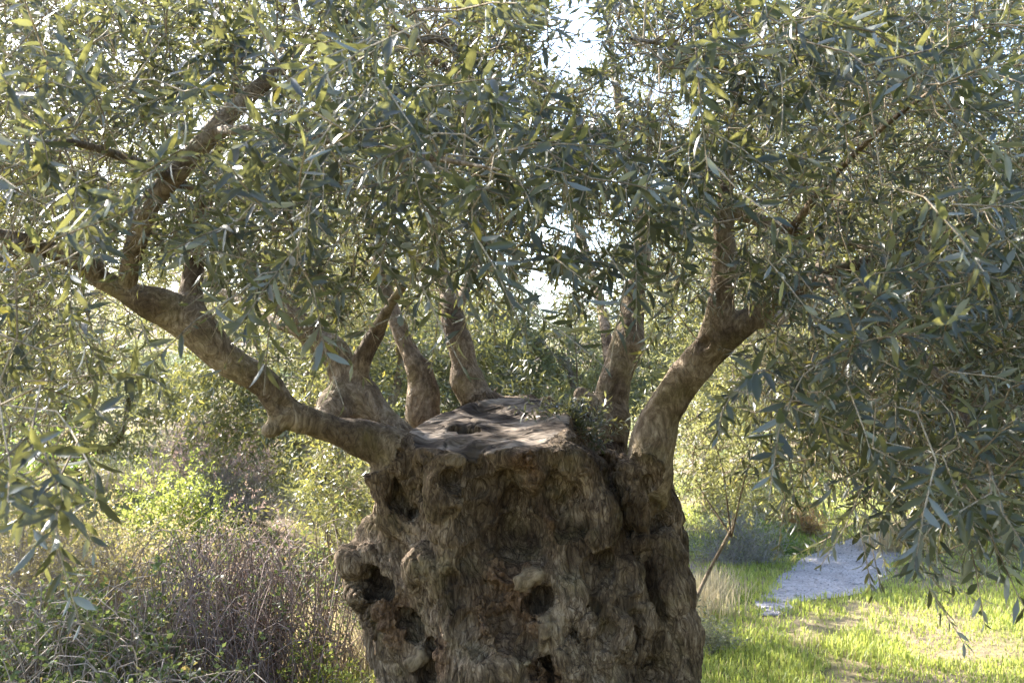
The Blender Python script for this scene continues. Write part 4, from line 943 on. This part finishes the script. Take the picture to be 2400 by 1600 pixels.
shrub('bramble', 'low bramble hummock at the bottom edge', 'bramble', (-1.55, 4.2), (.7, .5, .56), 420, M_BRAM, M_STEM_DRY, 203, 260, (.022, .04), (.5, .7), .004, gb, 4, .8)
shrub('bramble', 'bramble bush with yellowing leaves behind the thicket', 'bramble', (-2.6, 6.0), (1.0, .7, .95), 1400, M_YEL, M_STEM_DRY, 204, 300, (.02, .035), (.4, .6), .003, gb, 4, .7)
shrub('shrub', 'yellow-green shrub at the left foot of the trunk', 'shrub', (-.95, 4.95), (.28, .25, .58), 800, M_LIME, M_STEM_GREY, 205, 40, (.02, .04))
shrub('shrub', 'bright lime green shrub on the sunny slope', 'shrub', (-2.75, 8.2), (.62, .5, 1.0), 1500, M_LIME, M_STEM_GREY, 206, 60, (.025, .045))
shrub('shrub', 'small green shrub below the lime green one', 'shrub', (-2.2, 6.8), (.36, .3, .5), 420, M_LIME, M_STEM_GREY, 207, 40)
shrub('shrub', 'pale straw coloured dry shrub beside the young olive', 'shrub', (-2.0, 7.3), (.65, .5, .9), 700, M_PINK, M_STEM_PALE, 208, 420, (.015, .03), (.3, .5), .003)
shrub('shrub', 'feathery whitish shrub halfway up the slope', 'shrub', (-2.9, 10.2), (.8, .6, .85), 500, M_GREYL, M_STEM_GREY, 209, 420, (.015, .03), (.3, .5), .004)
shrub('shrub', 'dusky pink dry shrub high on the slope', 'shrub', (-4.1, 14.0), (1.3, .9, 1.1), 900, M_PINK, M_STEM_RED, 210, 300, (.025, .05), (.3, .5), .006)
shrub('shrub', 'second pinkish dry shrub, just above the lime green one', 'shrub', (-3.5, 12.2), (1.0, .8, .85), 800, M_PINK, M_STEM_RED, 211, 260, (.025, .045), (.3, .5), .005)
shrub('shrub', 'broad yellowish shrub on the slope beyond the brambles', 'shrub', (-3.6, 7.4), (1.1, .7, 1.05), 1700, M_YEL, M_STEM_DRY, 212, 120, (.025, .045))
shrub('shrub', 'mixed green shrub at the left edge of the slope', 'shrub', (-4.4, 8.3), (.9, .7, 1.3), 1600, M_GREEN, M_STEM_DRY, 213, 90, (.025, .045))
gp = 'shrubs along the path'
shrub('shrub', 'grey twiggy shrub left of the path', 'shrub', (2.35, 10.4), (.6, .5, .75), 700, M_GREYL, M_STEM_GREY, 214, 260, (.02, .035), (.3, .5), .004, gp)
shrub('shrub', 'round brown dry shrub at the far path edge', 'shrub', (3.55, 12.6), (.42, .4, .48), 1100, M_BROWN, M_STEM_DRY, 215, 90, (.02, .035), (.3, .5), .004, gp)
shrub('shrub', 'dark green shrub behind the round brown one', 'shrub', (3.8, 14.6), (.9, .6, .95), 1400, M_DGREEN, M_STEM_DRY, 216, 60, (.03, .05), (.3, .5), .005, gp)
shrub('shrub', 'bluish grey shrub in the shade beyond the sapling', 'shrub', (2.9, 12.6), (.7, .6, .95), 1100, M_GREYL, M_STEM_RED, 217, 120, (.025, .045), (.3, .5), .005, gp)
shrub('shrub', 'low green shrub hugging the shaded path edge', 'shrub', (2.9, 11.2), (.45, .4, .36), 900, M_GREEN, M_STEM_DRY, 218, 40, (.02, .04), (.3, .5), .004, gp)
shrub('shrub', 'grey leafless shrub under the right-hand hanging sprays', 'shrub', (5.6, 12.6), (.8, .6, .95), 300, M_GREYL, M_STEM_GREY, 219, 320, (.02, .035), (.3, .5), .005, gp)
shrub('shrub', 'weedy plant in the shade at the right foot of the trunk', 'shrub', (1.28, 6.9), (.28, .25, .3), 300, M_GREYL, M_STEM_GREY, 220, 40, (.02, .04), (.3, .5), .003, gp)
def tuft(label, c, r, h, n, mat, seed):
    rng = np.random.default_rng(seed); p = np.stack([c[0] + rng.normal(0, r, n), c[1] + rng.normal(0, r, n), np.zeros(n)], 1); p[:, 2] = hgt(p[:, 0], p[:, 1])
    V_, F_, r_ = blades(p, h * rng.uniform(.5, 1.1, n), rng.uniform(.002, .004, n), rng, .45)
    o = mesh_obj('grass_tuft', V_, F_, mat, None, False, {'rnd': r_}); o['label'] = label; o['category'] = 'grass tuft'; o['group'] = 'tall grass tufts'
tuft('pale straw tuft of tall grass right beside the trunk', (1.45, 7.9), .14, .36, 420, M_STRAW, 301)
tuft('straw grass tuft glowing in sun at the right path edge', (4.35, 11.2), .2, .5, 800, M_STRAW, 302)
tuft('small straw tuft between the sapling and the path', (1.75, 8.7), .12, .3, 260, M_STRAW, 303)
tuft('yellowing grass tuft left of the trunk by the pale dry shrub', (-1.25, 6.4), .22, .5, 900, M_STRAW, 304)
